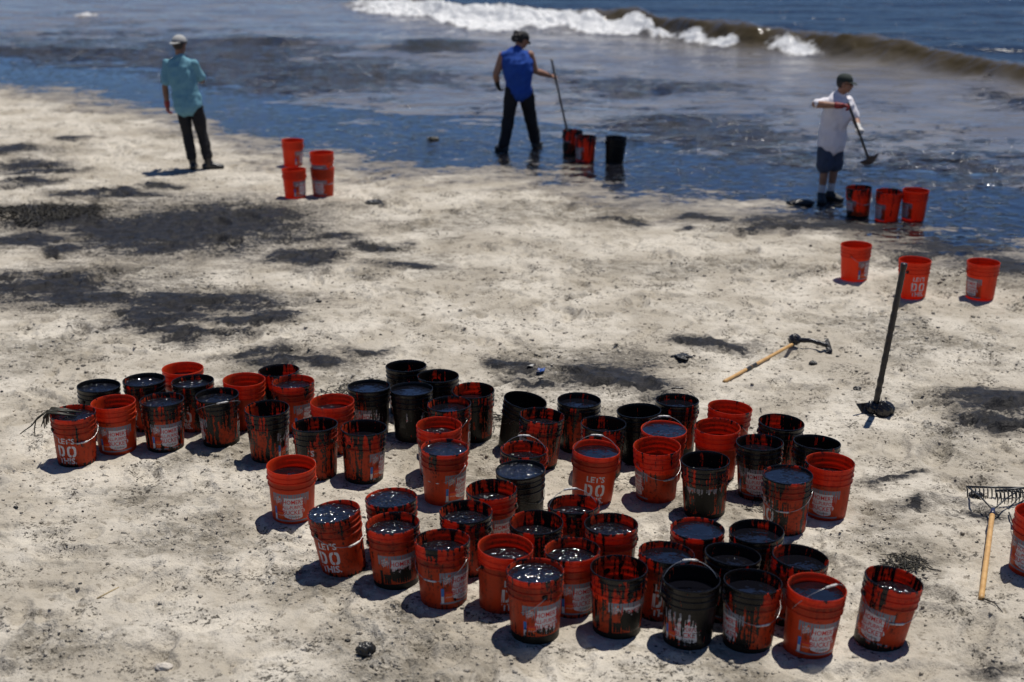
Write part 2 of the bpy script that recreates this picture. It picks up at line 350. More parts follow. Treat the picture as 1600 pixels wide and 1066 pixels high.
# ------------------------------------------------------------------ sand material
def sand_material():
    M = Mat('sand'); P_ = M.n('NewGeometry').outputs['Position']
    fine = M.noise(P_, 110, 4, .75); mid = M.noise(P_, 24, 5, .68); crumb = M.noise(P_, 11, 5, .70); big = M.noise(P_, 1.3, 3, .55); clump = M.noise(P_, 3.1, 3, .6)
    col = M.mix(M.ss(big, .35, .65), c4(.412, .370, .302), c4(.600, .554, .474))
    col = M.mix(M.math('MULTIPLY', M.ss(fine, .42, .72), .40), col, c4(.23, .20, .16))
    v2 = M.noise(M.vmath('MULTIPLY', P_, (.8, 1.3, 1)), 7.5, 5, .68)
    col = M.mix(M.math('MULTIPLY', M.ss(v2, .49, .70), .50), col, c4(.235, .205, .158))
    col = M.mix(M.math('MULTIPLY', M.ss(mid, .50, .68), M.ss(clump, .47, .66)), col, c4(.085, .074, .058))
    col = M.mix(M.math('MULTIPLY', M.ss(M.math('ADD', M.math('MULTIPLY', crumb, .62), M.math('MULTIPLY', mid, .38)), .435, .395), .66), col, c4(.150, .126, .094))  # low spots of the bump painted darker: dirt plus crevice shade
    dg = M.attr('dug'); col = M.mix(M.math('MULTIPLY', dg, M.math('MULTIPLY', M.ss(v2, .36, .62), .62)), col, c4(.165, .145, .112))
    # damp sand turned up by feet, with relief shade painted into it, and tar flecks
    fleck = M.math('ADD', M.math('MULTIPLY', M.ss(clump, .42, .66), .17), M.noise(P_, 46, 4, .62))
    fl = M.ss(fleck, .705, .735)
    fl2 = M.ss(M.math('ADD', M.math('MULTIPLY', M.ss(big, .42, .7), .10), M.noise(P_, 17, 4, .66)), .70, .73)
    fl = M.math('MAXIMUM', fl, fl2)
    col = M.mix(M.math('MULTIPLY', fl, .88), col, c4(.045, .040, .033))
    # tar patches
    sq = M.vmath('MULTIPLY', P_, (.40, 1.45, 1.0))
    tn = M.math('ADD', M.math('MULTIPLY', M.noise(sq, 4.5, 9, .80), 2.6), M.math('MULTIPLY', M.noise(P_, 26, 5, .8), 2.0))
    tf = M.math('ADD', M.attr('tar'), M.math('SUBTRACT', tn, 2.3))
    tm = M.ss(tf, -.02, .16)
    halo = M.math('MULTIPLY', M.ss(tf, -.75, .02), .78)
    col = M.mix(halo, col, c4(.105, .094, .080))
    tcol = M.mix(M.ss(M.noise(P_, 9, 4, .6), .4, .68), c4(.006, .0058, .007), c4(.024, .0225, .0235))
    bn = M.bump(M.math('ADD', M.math('MULTIPLY', fine, .22), M.math('ADD', M.math('MULTIPLY', mid, .8), M.math('MULTIPLY', crumb, 1.5))), M.mixf(M.attr('dug'), .62, 1.0), .034)
    dry = M.bsdf(Base_Color=col, Roughness=.93, Specular_IOR_Level=.25, Normal=bn)
    tb = M.bump(M.noise(P_, 30, 5, .7), 1.0, .02)
    tar = M.bsdf(Base_Color=tcol, Roughness=.5, Specular_IOR_Level=.22, Normal=tb)
    # the band soaked by oily water
    pool = M.attr('pool')
    st = M.vmath('MULTIPLY', P_, (.8, 1.25, 1.0))
    pn = M.math('ADD', M.math('MULTIPLY', M.noise(st, 1.9, 7, .68), 1.55), M.math('MULTIPLY', M.noise(st, 13, 4, .65), .65))
    pf = M.math('ADD', pool, M.math('SUBTRACT', pn, 1.1))
    pm = M.ss(pf, 0, .10)
    wet = M.bsdf(Base_Color=M.mix(M.ss(M.noise(P_, 7, 4, .6), .4, .66), c4(.25, .215, .165), c4(.085, .072, .056)), Roughness=.42, Specular_IOR_Level=.5, Normal=bn)
    lump = M.noise(st, 9, 2, .55)
    crust = M.math('MULTIPLY', M.ss(lump, .52, .62), M.ss(M.noise(P_, 1.7, 3, .6), .38, .56))
    pb = M.bump(M.math('ADD', M.math('MULTIPLY', M.noise(st, 4.5, 2, .5), .055), M.math('MULTIPLY', crust, M.noise(P_, 12, 2, .6))), 1.0, .12)
    oil = M.bsdf(Base_Color=M.mix(crust, c4(.006, .006, .008), c4(.014, .012, .010)), Roughness=M.mixf(crust, .08, .17), IOR=1.6, Normal=pb)
    s = M.n('MixShader', {0: M.ss(pf, -.42, -.05), 1: dry, 2: wet})
    s = M.n('MixShader', {0: tm, 1: s, 2: tar})
    s = M.n('MixShader', {0: pm, 1: s, 2: oil})
    return M.out(s.outputs[0])

def fan_axis(n_in, n_out, far):
    a = np.linspace(-1, 1, n_in); g = 1 + (np.geomspace(1, far, n_out + 1)[1:] - 1)
    return np.concatenate([-g[::-1], a, g])
def build_sand():
    ys = np.concatenate([np.linspace(-40, 3.5, 14), np.linspace(4.0, 5.6, 12), np.geomspace(5.7, 33, 800), np.geomspace(33.6, 60, 20)])
    t = fan_axis(820, 14, 40.0)
    Y, T = np.meshgrid(ys, t, indexing='ij')
    X = T * (np.maximum(Y, 4.0) * 0.40 + 0.9)
    zb, h = sand_height(X, Y)
    for p in P + [s[0] for s in NSPOT] + FEET:         # trampled level under whatever stands here
        dx = X - p.x; dy = Y - p.y
        m = (np.abs(dx) < .42) & (np.abs(dy) < .42)
        r = np.sqrt(dx[m] ** 2 + dy[m] ** 2)
        w_ = 1 - sstep(.15, .27, r)
        h[m] = h[m] * (1 - w_) + w_ * 0.003
        h[m] += 0.010 * np.exp(-((r - .185) / .04) ** 2) * (0.6 + 0.8 * perlin(X[m] * 14, Y[m] * 14, 91)) * (1 if p.y < 14 else .2)
    tar = tar_field(X, Y)
    D = seaward(X, Y)
    Dn = D + .6 * perlin(X * .45, Y * .45, 81) + .35 * perlin(X * 1.3, Y * 1.9, 82)
    pool = -.55 + .48 * sstep(-1.6, .2, Dn) + .38 * sstep(0, 1.6, Dn) - .4 * (1 - sstep(-2.4, -1.0, D))
    h += sstep(-.05, .35, tar) * (.010 + .016 * np.abs(fbm(X * 5, Y * 7, 3, 95)))
    return tag(grid_mesh('sand', X, Y, zb + h, sand_material(), {'tar': tar, 'pool': pool, 'dug': dug_field(X, Y)}), kind='structure')

# ------------------------------------------------------------------ sea
def sea_material():
    M = Mat('sea_water'); P_ = M.n('NewGeometry').outputs['Position']
    slick = M.attr('slick'); foam = M.attr('foam'); deep = M.attr('deep'); face = M.attr('face')
    st = M.vmath('MULTIPLY', P_, (.75, 1.2, 1.0))
    silt = M.mix(M.ss(M.noise(st, .55, 4, .6), .38, .66), c4(.125, .124, .132), c4(.190, .178, .166))
    col = M.mix(deep, silt, c4(.006, .010, .017))
    col = M.mix(face, col, c4(.055, .042, .021))
    b1 = M.bump(M.noise(M.vmath('MULTIPLY', P_, (.45, 1.2, 1)), 1.9, 4, .55), M.mixf(deep, .40, .85), .22)
    b1 = M.bump(M.noise(st, 14, 3, .6), .35, .014, b1)
    water = M.bsdf(Base_Color=col, Roughness=M.mixf(deep, .10, .22), IOR=1.33, Normal=b1)
    sn = M.math('ADD', M.math('MULTIPLY', M.noise(st, 1.05, 8, .70), 1.7), M.math('MULTIPLY', M.noise(M.vmath('MULTIPLY', P_, (.6, 1.5, 1)), 6, 5, .75), 1.5))
    sf = M.math('ADD', slick, M.math('SUBTRACT', sn, 1.61))
    s2 = M.math('ADD', M.math('MULTIPLY', slick, .62), M.math('SUBTRACT', M.math('ADD', M.math('MULTIPLY', M.noise(M.vmath('MULTIPLY', P_, (.7, 1.5, 1)), 2.7, 7, .72), 1.35), M.math('MULTIPLY', M.noise(st, .5, 3, .6), .75)), 1.17))
    sm = M.math('MAXIMUM', M.ss(sf, 0, .07), M.ss(s2, 0, .06))
    lump = M.noise(st, 6.5, 2, .55)
    sb = M.bump(lump, .85, .075)
    crust = M.ss(M.noise(st, 2.2, 3, .6), .34, .50)
    sb2 = M.bump(M.math('ADD', M.math('MULTIPLY', M.noise(st, 4, 2, .5), .13), M.math('MULTIPLY', M.math('MULTIPLY', lump, crust), 1.6)), 1.0, .20)
    oil = M.bsdf(Base_Color=M.mix(crust, c4(.007, .007, .009), c4(.018, .015, .012)), Roughness=M.mixf(crust, .08, .17), IOR=1.6, Normal=sb2)
    fn = M.math('ADD', M.math('MULTIPLY', M.noise(M.vmath('MULTIPLY', P_, (.7, 1, 1)), 1.6, 8, .72), 1.7), M.math('MULTIPLY', M.noise(P_, 12, 4, .7), .6))
    fm = M.ss(M.math('ADD', foam, M.math('SUBTRACT', fn, 1.15)), 0, .34)
    fo = M.bsdf(Base_Color=c4(.68, .69, .70), Roughness=.75, Normal=M.bump(M.noise(P_, 9, 5, .7), .7, .08))
    s = M.n('MixShader', {0: sm, 1: water, 2: oil})
    s = M.n('MixShader', {0: fm, 1: s.outputs[0], 2: fo})
    return M.out(s.outputs[0])

def build_sea():
    x = np.concatenate([-np.geomspace(15, 900, 26)[::-1], np.linspace(-14.8, 17.5, 640), np.geomspace(17.8, 900, 26)])
    s = np.concatenate([np.linspace(0.4, 24, 430), np.geomspace(24.2, 40, 60), np.geomspace(42, 3000, 40)])
    S, X = np.meshgrid(s, x, indexing='ij')
    near = np.exp(-S / 60.0)
    Y = np.where(np.abs(X) < 30, shore(X), shore(np.sign(X) * 30)) * 1.0 + S
    D = S * .85
    c = (Y - crest(X)) * .85 + 0.35 * perlin(X * .35, Y * 0, 101)                # + is out to sea
    env = sstep(-7.5, -1.0, X) * (1 - .30 * sstep(9, 13, X))
    amp = (.42 + .16 * perlin(X * .45, X * 0, 102) + .06 * perlin(X * 1.7, X * 0, 104) + .16 * np.exp(-((X - at(1125, 50).x) / .8) ** 2)) * env
    cw = c + .22 * perlin(X * 1.3, Y * 1.1, 116)
    prof = np.where(cw < 0, np.exp(-(cw / .62) ** 2), np.exp(-(cw / 2.1) ** 2))
    Z = SEA_Z + amp * prof
    shallow = sstep(0.3, 5, D)
    Z += (.006 + .030 * shallow) * fbm(X * .45, Y * .9, 2, 103) * near + (.003 + .012 * shallow) * fbm(X * 1.6, Y * 2.8, 2, 105) * near
    Z += .045 * sstep(4, 9, D) * perlin(X * .22, Y * .55, 111) * near
    out = sstep(.5, 3, c)
    Z += out * .10 * perlin(X * .12, Y * .42, 108) * np.exp(-S / 400.0)
    # two low oily ridges running in ahead of the breaker
    for (px, py, L, A) in ((690, 70, 2.2, .13), (420, 62, 2.6, .10), (60, 78, 3.0, .08)):
        q = at(px, py); Z += A * np.exp(-((X - q.x) / L) ** 2) * np.where(Y < q.y, np.exp(-((Y - q.y) / .5) ** 2), np.exp(-((Y - q.y) / 1.6) ** 2))
    # broken part of the wave
    xb = at(1130, 60).x; xl = at(560, 20).x
    broken = (1 - sstep(xb - .5, xb + .3, X + .6 * perlin(Y * 1.3, X * .2, 112))) * sstep(xl - 2.5, xl + 1.5, X)
    wide = (2.5 - 1.8 * sstep(at(800, 40).x, at(1050, 50).x, X)) * (.75 + .55 * perlin(X * .55, X * 0, 107) + .3 * perlin(X * 1.8, X * 0, 109))
    thin = sstep(at(900, 40).x, at(960, 42).x, X); top = -.10 - .55 * thin * (.7 + .6 * perlin(X * 1.1, X * 0, 113))
    foam = broken * sstep(-wide - .7 - .5 * thin, -wide + .5 - .3 * thin, c) * (1 - sstep(top - .2, top + .3, c))
    x2 = at(1205, 60).x
    foam = np.maximum(foam, .8 * np.exp(-((X - x2) / .75) ** 2) * np.exp(-((c + .75) / .55) ** 2))
    x3 = at(137, 22); foam = np.maximum(foam, .8 * np.exp(-((X - x3.x) / .5) ** 2 - ((Y - x3.y) / .8) ** 2))
    back = broken * np.exp(-((c + wide + 1.2) / 2.2) ** 2) * .40
    fa = np.maximum(foam, back) * 1.05 - .50
    lum = sstep(.3, .8, foam)
    Z += env * np.exp(-(c / 1.4) ** 2) * (.050 * fbm(X * 1.6, Y * 2.2, 3, 125) + .02 * perlin(X * 6, Y * 7, 129))
    Z += lum * (.10 * np.abs(fbm(X * 2.2, Y * 2.2, 3, 115)) + .05 * fbm(X * 7, Y * 7, 2, 118))
    face = env * np.exp(-((c + .35) / .75) ** 2) * sstep(at(860, 40).x, at(980, 42).x, X)
    face = np.maximum(face, .5 * env * np.exp(-((c) / .35) ** 2))
    deep = sstep(-.2, 1.2, c)
    # drifts of weathered oil on the water
    def blob(px, py, hw, hh, v):
        q = at(px, py); a = hw * q.y / FPX; b = (at(px, py - hh).y - at(px, py + hh).y) / 2
        return v * np.exp(-((X - q.x) / a) ** 2 - ((Y - q.y) / b) ** 2)
    sl = np.full_like(X, -.30) + .14 * perlin(X * .25, Y * .4, 121) + .10 * perlin(X * .8, Y * 1.2, 123)
    sl = sl + .62 * (1 - sstep(.4, 3.6, D + 1.1 * perlin(X * .35, Y * .35, 122))) + .10 * (1 - sstep(3, 9, D))
    for b in ((680, 70, 70, 16, .55), (420, 70, 130, 16, .40), (300, 125, 340, 35, .42), (120, 60, 260, 40, .34), (60, 130, 200, 18, .40), (520, 110, 160, 18, .30), (960, 128, 80, 14, .50), (1080, 128, 90, 14, .42), (870, 110, 70, 8, .35),
              (1200, 215, 120, 30, .22), (1440, 255, 110, 22, .40), (1470, 205, 120, 20, .22), (1580, 150, 60, 24, .42), (1560, 250, 90, 34, .26), (1000, 200, 140, 26, .22), (1060, 180, 60, 12, .22), (1140, 200, 60, 22, .26), (1360, 270, 50, 14, .26), (1250, 230, 420, 70, .18), (1000, 150, 300, 30, .14), (300, 100, 500, 40, .19), (180, 95, 200, 18, .22), (600, 120, 200, 14, .2), (1330, 160, 120, 8, .2), (1150, 255, 140, 14, .24), (1520, 300, 90, 20, .24)):
        sl = sl + blob(*b)
    sl = np.where(c > -.6, -1, sl) - 2 * np.clip(foam, 0, 1)
    Z += .020 * sstep(-.05, .35, sl) * (.5 + fbm(X * 3, Y * 4, 2, 131)) * shallow
    return tag(grid_mesh('sea', X, Y, Z, sea_material(), {'slick': sl, 'foam': fa, 'deep': deep, 'face': face}), kind='structure')
# ------------------------------------------------------------------ bucket materials: every part carries the same coat of tar
def tarred(name, color, rough=.38, inner=False, plain=False, extra=0.0, spec=.5, var=True, glow=0.0):
    M = Mat(name); ob = M.n('TexCoord').outputs['Object']
    tar = M.attr('tar', True); seed = M.attr('seed', True); mud = M.attr('mud', True)
    xyz = M.n('SeparateXYZ', {0: ob}); x, y, z = xyz.outputs
    ang = M.math('ARCTAN2', y, x); ca = M.math('COSINE', ang); sa = M.math('SINE', ang)
    zr = M.math('DIVIDE', z, .371)
    def cyl(k, kz):
        v = M.n('CombineXYZ', {0: M.math('MULTIPLY', ca, k), 1: M.math('MULTIPLY', sa, k), 2: M.math('MULTIPLY', z, kz)}).outputs[0]
        return M.vmath('ADD', v, M.n('CombineXYZ', {0: M.math('MULTIPLY', seed, 17.3), 1: M.math('MULTIPLY', seed, 5.1), 2: M.math('MULTIPLY', seed, 9.7)}).outputs[0])
    n1 = M.noise(cyl(1.0, 1.1), 1.25, 3, .55)
    n2 = M.noise(cyl(3.6, 3.4), 1.9, 3, .55)
    n3 = M.noise(cyl(2.0, 14.0), 3.4, 5, .66)
    n4 = M.noise(cyl(8.5, 1.6), 1.5, 2, .5)
    v = M.math('ADD', M.math('MULTIPLY', n1, .42), M.math('MULTIPLY', n2, .36))
    v = M.math('ADD', v, M.math('MULTIPLY', n3, .15)); v = M.math('ADD', v, M.math('MULTIPLY', n4, .13))
    # runs start at the rim: heavier coat up there, thinning down the wall
    v = M.math('ADD', v, M.math('MULTIPLY', M.math('SUBTRACT', zr, .62), .17 if not inner else .06))
    v = M.math('ADD', v, M.math('MULTIPLY', M.math('SUBTRACT', tar, .5), .44))
    v = M.math('ADD', v, M.math('MULTIPLY', M.ss(z, .355, .372), M.math('MULTIPLY', tar, .08)))
    v = M.math('ADD', v, extra - (.062 if not inner else .035))
    tm = M.ss(v, .520, .536)
    # wet mud and tar standing round the foot
    mv = M.math('ADD', M.math('MULTIPLY', mud, .95), M.math('MULTIPLY', M.math('SUBTRACT', M.math('ADD', n2, n3), 1.0), .34))
    mm = M.math('MULTIPLY', M.ss(M.math('SUBTRACT', mv, zr), -.02, .03), M.math('GREATER_THAN', mud, .005))
    if inner: mm = M.math('MULTIPLY', mm, 0.0)
    base = color
    if var:
        base = M.mix(M.math('MULTIPLY', M.ss(n3, .45, .75), .35), color, c4(color[0] * .55, color[1] * .6, color[2] * .8))
        # smear of oil and dust, deepened outside below the collar as painted shade
        base = M.mix(M.math('MULTIPLY', M.ss(M.math('SUBTRACT', v, M.math('MULTIPLY', M.ss(zr, .60, .74), .10 if not inner else .0)), .20, .46), .80 if not inner else .35), base, c4(color[0] * .30 + .010, color[1] * .34 + .007, color[2] * .5 + .005))
    if var: base = M.mix(M.math('MULTIPLY', M.math('MULTIPLY', M.ss(n3, .50, .60), M.ss(v, .38, .50)), .85), base, c4(.045, .016, .009))
    b = M.bump(tm, .35, .002)
    body = M.bsdf(Base_Color=base, Roughness=M.mixf(n3, rough - .12, rough + .16), Specular_IOR_Level=spec * .55, Normal=b)
    if glow: body = M.n('MixShader', {0: glow, 1: body, 2: M.n('BsdfTranslucent', {'Color': c4(.97, .125, .022)}).outputs[0]}).outputs[0]
    tb = M.bump(M.math('ADD', M.math('MULTIPLY', n4, 1.0), M.noise(ob, 90, 3, .6)), .45, .0035, b)
    t_ = M.bsdf(Base_Color=M.mix(n3, c4(.004, .0035, .0035), c4(.012, .010, .0085)), Roughness=.20, Specular_IOR_Level=.24, Normal=tb)
    md = M.bsdf(Base_Color=M.mix(n3, c4(.004, .0037, .003), c4(.014, .0125, .009)), Roughness=.42, Specular_IOR_Level=.18, Normal=M.bump(M.noise(ob, 130, 3, .6), .5, .002))
    s = M.n('MixShader', {0: tm, 1: body, 2: t_})
    s = M.n('MixShader', {0: mm, 1: s.outputs[0], 2: md})
    return M.out(s.outputs[0])

def simple(name, color, rough=.5, metal=0.0, bump=0, scale=60, color2=None, spec=.5):
    M = Mat(name); ob = M.n('TexCoord').outputs['Object']
    nz = M.noise(ob, scale, 4, .6)
    c2 = color2 or c4(color[0] * .7, color[1] * .7, color[2] * .7)
    k = dict(Base_Color=M.mix(M.ss(nz, .35, .7), color, c2), Roughness=rough, Metallic=metal, Specular_IOR_Level=spec)
    if bump: k['Normal'] = M.bump(nz, bump, .006)
    return M.out(M.bsdf(**k))

ORANGE = (.72, .066, .012, 1)
m_out = tarred('orange_plastic', (.50, .056, .014, 1), glow=.42)  # outer copy darker than the inside: shade painted into the plastic colour
m_in = tarred('orange_plastic_inside', ORANGE, inner=True, glow=.38)
m_grey = tarred('label_grey', (.185, .185, .205, 1), .42, var=False, extra=-.02)
m_white = tarred('label_white', (.52, .51, .50, 1), .42, var=False, extra=-.02)
m_red = tarred('label_red', (.48, .020, .018, 1), .42, var=False)
m_black = tarred('label_black', (.02, .02, .02, 1), .42, var=False)
m_blue = tarred('label_blue', (.03, .13, .36, 1), .42, var=False)
m_lorange = tarred('label_orange', (.60, .075, .012, 1), .42, var=False)
m_slog = tarred('slogan_white', (.52, .50, .48, 1), .45, var=False, extra=.025)
m_wire = simple('handle_wire', (.40, .40, .40, 1), .36, .8, 0, 40, (.30, .29, .28, 1))
m_wire_t = simple('handle_wire_tarred', (.02, .018, .016, 1), .3, 0, .3, 60)
m_grip = simple('handle_grip', (.62, .60, .57, 1), .4, 0, 0, 30, (.10, .09, .085, 1))
m_grip_t = simple('handle_grip_tarred', (.03, .026, .022, 1), .3, 0, .3, 40)

def oil_material(name, rough_level):
    M = Mat(name); ob = M.n('TexCoord').outputs['Object']; P_ = M.n('NewGeometry').outputs['Position']
    seed = M.attr('seed', True)
    v = M.vmath('ADD', P_, M.n('CombineXYZ', {0: seed, 1: seed, 2: 0.0}).outputs[0])
    lump = M.noise(v, 48, 1, .5); grit = M.noise(v, 90, 1, .5)
    cl = M.ss(M.noise(v, 9, 3, .6), .46 if rough_level < .5 else .26, .66 if rough_level < .5 else .42)
    h = M.math('ADD', M.math('MULTIPLY', lump, 1.0), M.math('MULTIPLY', grit, .30))
    b = M.bump(M.math('MULTIPLY', h, cl), .80 if rough_level > .5 else .55, .013)
    col = M.mix(M.math('MULTIPLY', cl, M.ss(grit, .55, .7)), c4(.004, .004, .006), c4(.012, .010, .008))
    return M.out(M.bsdf(Base_Color=col, Roughness=.085 if rough_level > .5 else .06, IOR=1.72, Normal=b))
m_oil_r = oil_material('crude_oil_lumpy', 1); m_oil_s = oil_material('crude_oil_still', 0)

# ------------------------------------------------------------------ bucket meshes
def wall_r(z): return .1262 + (z - .012) * (.0140 / .243)
def lathe(prof, seg, mats, mi=None):
    bm = bmesh.new(); rings = []
    for r, z in prof:
        if r < 1e-6: rings.append([bm.verts.new((0, 0, z))]); continue
        rings.append([bm.verts.new((r * math.sin(2 * math.pi * k / seg), -r * math.cos(2 * math.pi * k / seg), z)) for k in range(seg)])
    for i in range(len(rings) - 1):
        a, b = rings[i], rings[i + 1]
        for k in range(seg):
            k2 = (k + 1) % seg
            if len(a) == 1 and len(b) == 1: continue
            if len(a) == 1: f = bm.faces.new((a[0], b[k2], b[k]))
            elif len(b) == 1: f = bm.faces.new((a[k], a[k2], b[0]))
            else: f = bm.faces.new((a[k], a[k2], b[k2], b[k]))
            if mi: f.material_index = mi[i]
    return bm
PROF = [(0, .004), (.112, .003), (.116, .0), (.1215, .0), (.1255, .003), (.1262, .010), (.1326, .125), (.1398, .250), (.1405, .2560),
        (.1472, .2580), (.1482, .2600), (.1482, .2640), (.1470, .2660), (.1435, .2675), (.1440, .2950), (.1490, .2968), (.1500, .2990), (.1500, .3030), (.1488, .3050),
        (.1450, .3065), (.1458, .3290), (.1500, .3310), (.1510, .3330), (.1508, .3360), (.1478, .3385), (.1484, .3560), (.1512, .3590), (.1520, .3630), (.1514, .3680), (.1492, .3712), (.1466, .3710),
        (.1450, .3670), (.1436, .3400), (.1415, .2700), (.1300, .060), (.1232, .012), (.1180, .0085), (0, .0085)]
MI = [0] * 30 + [1] * (len(PROF) - 31)
me_body = finish(lathe(PROF, 56, None, MI), 'bucket_body', [m_out, m_in], sharp=50)

def bend(u, v, off, ang0=0.0):
    r = wall_r(v) + off; a = ang0 + u / .134
    return (r * math.sin(a), -r * math.cos(a), v)
def band(bm, lo, hi, u0, u1, n, off, mi, ang0=0.0):
    pr = None
    for i in range(n + 1):
        u = u0 + (u1 - u0) * i / n
        cur = (bm.verts.new(bend(u, lo(u), off, ang0)), bm.verts.new(bend(u, (lo(u) + hi(u)) / 2, off, ang0)), bm.verts.new(bend(u, hi(u), off, ang0)))
        if pr:
            for k in (0, 1):
                f = bm.faces.new((pr[k], cur[k], cur[k + 1], pr[k + 1])); f.material_index = mi
        pr = cur
def poly(bm, pts, off, mi, ang0=0.0):
    f = bm.faces.new([bm.verts.new(bend(u, v, off, ang0)) for u, v in pts]); f.material_index = mi
def text_flat(s, size, bold=0.0, squeeze=1.0):
    cu = bpy.data.curves.new('lettering', 'FONT'); cu.body = s; cu.size = size; cu.offset = bold * size
    cu.align_x = 'CENTER'; cu.align_y = 'CENTER'; cu.resolution_u = 2; cu.fill_mode = 'FRONT'
    o = bpy.data.objects.new('lettering', cu); COL.objects.link(o)
    dg = bpy.context.evaluated_depsgraph_get(); me = bpy.data.meshes.new_from_object(o.evaluated_get(dg))
    v = [(p.co.x * squeeze, p.co.y) for p in me.vertices]; f = [tuple(p.vertices) for p in me.polygons]
    bpy.data.objects.remove(o); bpy.data.curves.remove(cu); bpy.data.meshes.remove(me)
    return v, f
def text_on(bm, s, size, u, v, off, mi, bold=0.0, squeeze=1.0, turn=0.0, ang0=0.0):
    V, F = text_flat(s, size, bold, squeeze); c, n = math.cos(turn), math.sin(turn)
    vs = [bm.verts.new(bend(u + a * c - b * n, v + a * n + b * c, off, ang0)) for a, b in V]
    for f in F:
        try:
            q = bm.faces.new([vs[i] for i in f]); q.material_index = mi
        except ValueError: pass
# the label: grey sheet, white scroll with red words, tilted square and a small drawn bucket
bm = bmesh.new()
band(bm, lambda u: .045, lambda u: .232, -.118, .118, 22, .0006, 0)
def scroll_lo(u):
    t = (u + .048) / .148; return .064 + .020 * (1 - math.sin(math.pi * min(1, max(0, t * 1.02)))) - .004
def scroll_hi(u):
    t = (u + .048) / .148; return .204 + .010 * abs(t - .45)
band(bm, scroll_lo, scroll_hi, -.040, .070, 12, .0010, 1)
poly(bm, [(.070, scroll_lo(.070)), (.088, .115), (.070, .150)], .0010, 1); poly(bm, [(.070, .150), (.096, .200), (.070, .2045)], .0010, 1)
poly(bm, [(-.040, scroll_lo(-.040)), (-.040, .19), (-.052, .14), (-.050, .09)], .0010, 1)
text_on(bm, "HOMER'S", .040, .018, .178, .0015, 2, .012, .82); text_on(bm, 'ALL-PURPOSE', .0330, .020, .142, .0015, 2, .012, .74)
text_on(bm, 'BUCKET', .042, .014, .107, .0015, 2, .012, .84); text_on(bm, '5 Gallons', .018, .022, .078, .0015, 3, .008)
def tilt_sq(cu, cv, h, a, off, mi):
    poly(bm, [(cu + h * (math.cos(a) * sx - math.sin(a) * sy), cv + h * (math.sin(a) * sx + math.cos(a) * sy)) for sx, sy in ((-1, -1), (1, -1), (1, 1), (-1, 1))], off, mi)
tilt_sq(-.078, .190, .024, R(28), .0010, 5)
for k, wd in enumerate(('THE', 'HOME', 'DEPOT')):
    text_on(bm, wd, .0165, -.078 - (1 - k) * -.013 * math.sin(R(28)) * -1, .190 + (1 - k) * .0125, .0014, 1, .02, .9, R(28))
band(bm, lambda u: .060 + .0, lambda u: .112, -.088, -.050, 4, .0010, 5)
band(bm, lambda u: .108, lambda u: .117, -.092, -.046, 4, .0014, 2)
text_on(bm, "LET'S DO", .0095, -.069, .086, .0014, 1, .01)
band(bm, lambda u: .052, lambda u: .140, -.113, -.096, 2, .0010, 4); band(bm, lambda u: .052, lambda u: .092, -.1125, -.0965, 2, .0014, 1)
me_label = finish(bm, 'label', [m_grey, m_white, m_red, m_black, m_blue, m_lorange], smooth=False)
# white stencilled slogan
bm = bmesh.new()
def stencil_ring(cu, cv, w, h, t, full):
    n = 14
    for side in ((-1, 1) if full else (1,)):
        for i in range(n):
            a0 = -math.pi / 2 + math.pi * i / n; a1 = a0 + math.pi / n
            def pt(a, k):
                x = max(.0035, abs(math.cos(a)) ** .62 * (w - k)); y = math.copysign(abs(math.sin(a)) ** .62, math.sin(a)) * (h - k * 1.0)
                return (cu + side * x, cv + y)
            q = [pt(a0, 0), pt(a1, 0), pt(a1, t), pt(a0, t)]
            poly(bm, q if side > 0 else q[::-1], .0010, 0, math.pi)
text_on(bm, "LET'S", .056, 0, .214, .0010, 0, .020, .92, 0, math.pi)
poly(bm, [(-.066, .100), (-.050, .100), (-.050, .180), (-.066, .180)], .0010, 0, math.pi)
stencil_ring(-.048, .140, .034, .040, .015, False); stencil_ring(.034, .140, .030, .041, .015, True)
text_on(bm, 'THIS.', .060, 0, .068, .0013, 0, .026, .95, 0, math.pi)
me_slogan = finish(bm, 'slogan', m_slog, smooth=False)

def tube(path, rad, seg=6, cap=True, bm=None, mi=0):
    bm = bm or bmesh.new(); path = [Vector(p) for p in path]; rads = rad if isinstance(rad, (list, tuple)) else [rad] * len(path)
    prev = None; ref = None
    for i, p in enumerate(path):
        t = (path[min(i + 1, len(path) - 1)] - path[max(i - 1, 0)]).normalized()
        if ref is None: ref = t.orthogonal().normalized()
        ref = (ref - t * ref.dot(t)).normalized(); b = t.cross(ref)
        ring = [bm.verts.new(p + (ref * math.cos(2 * math.pi * k / seg) + b * math.sin(2 * math.pi * k / seg)) * rads[i]) for k in range(seg)]
        if prev:
            for k in range(seg): bm.faces.new((prev[k], prev[(k + 1) % seg], ring[(k + 1) % seg], ring[k])).material_index = mi
        elif cap: bm.faces.new(ring[::-1]).material_index = mi
        prev = ring
    if cap: bm.faces.new(prev).material_index = mi
    return bm
HP = [(.1545 * math.cos(a), 0, .168 * math.sin(a) ** .9 if 0 < a < math.pi else 0) for a in [math.pi * i / 30 for i in range(31)]]
HP = [(.146, 0, .0)] + HP + [(-.146, 0, 0)]
me_bail = finish(tube(HP, .0018, 6), 'handle', m_wire)
me_grip = finish(tube([(.042 - .084 * i / 8, 0, .1685 - .004 * abs(i - 4) / 4 * abs(i - 4) / 4) for i in range(9)], [.004, .0066, .0068, .0062, .0068, .0062, .0068, .0066, .004], 8), 'grip', m_grip)
bm = bmesh.new()
bmesh.ops.create_cone(bm, cap_ends=True, segments=14, radius1=.017, radius2=.0125, depth=.014, matrix=Matrix.Translation((.147, 0, 0)) @ Matrix.Rotation(R(90), 4, 'Y'))
me_ear = finish(bm, 'ear', m_out, sharp=40)

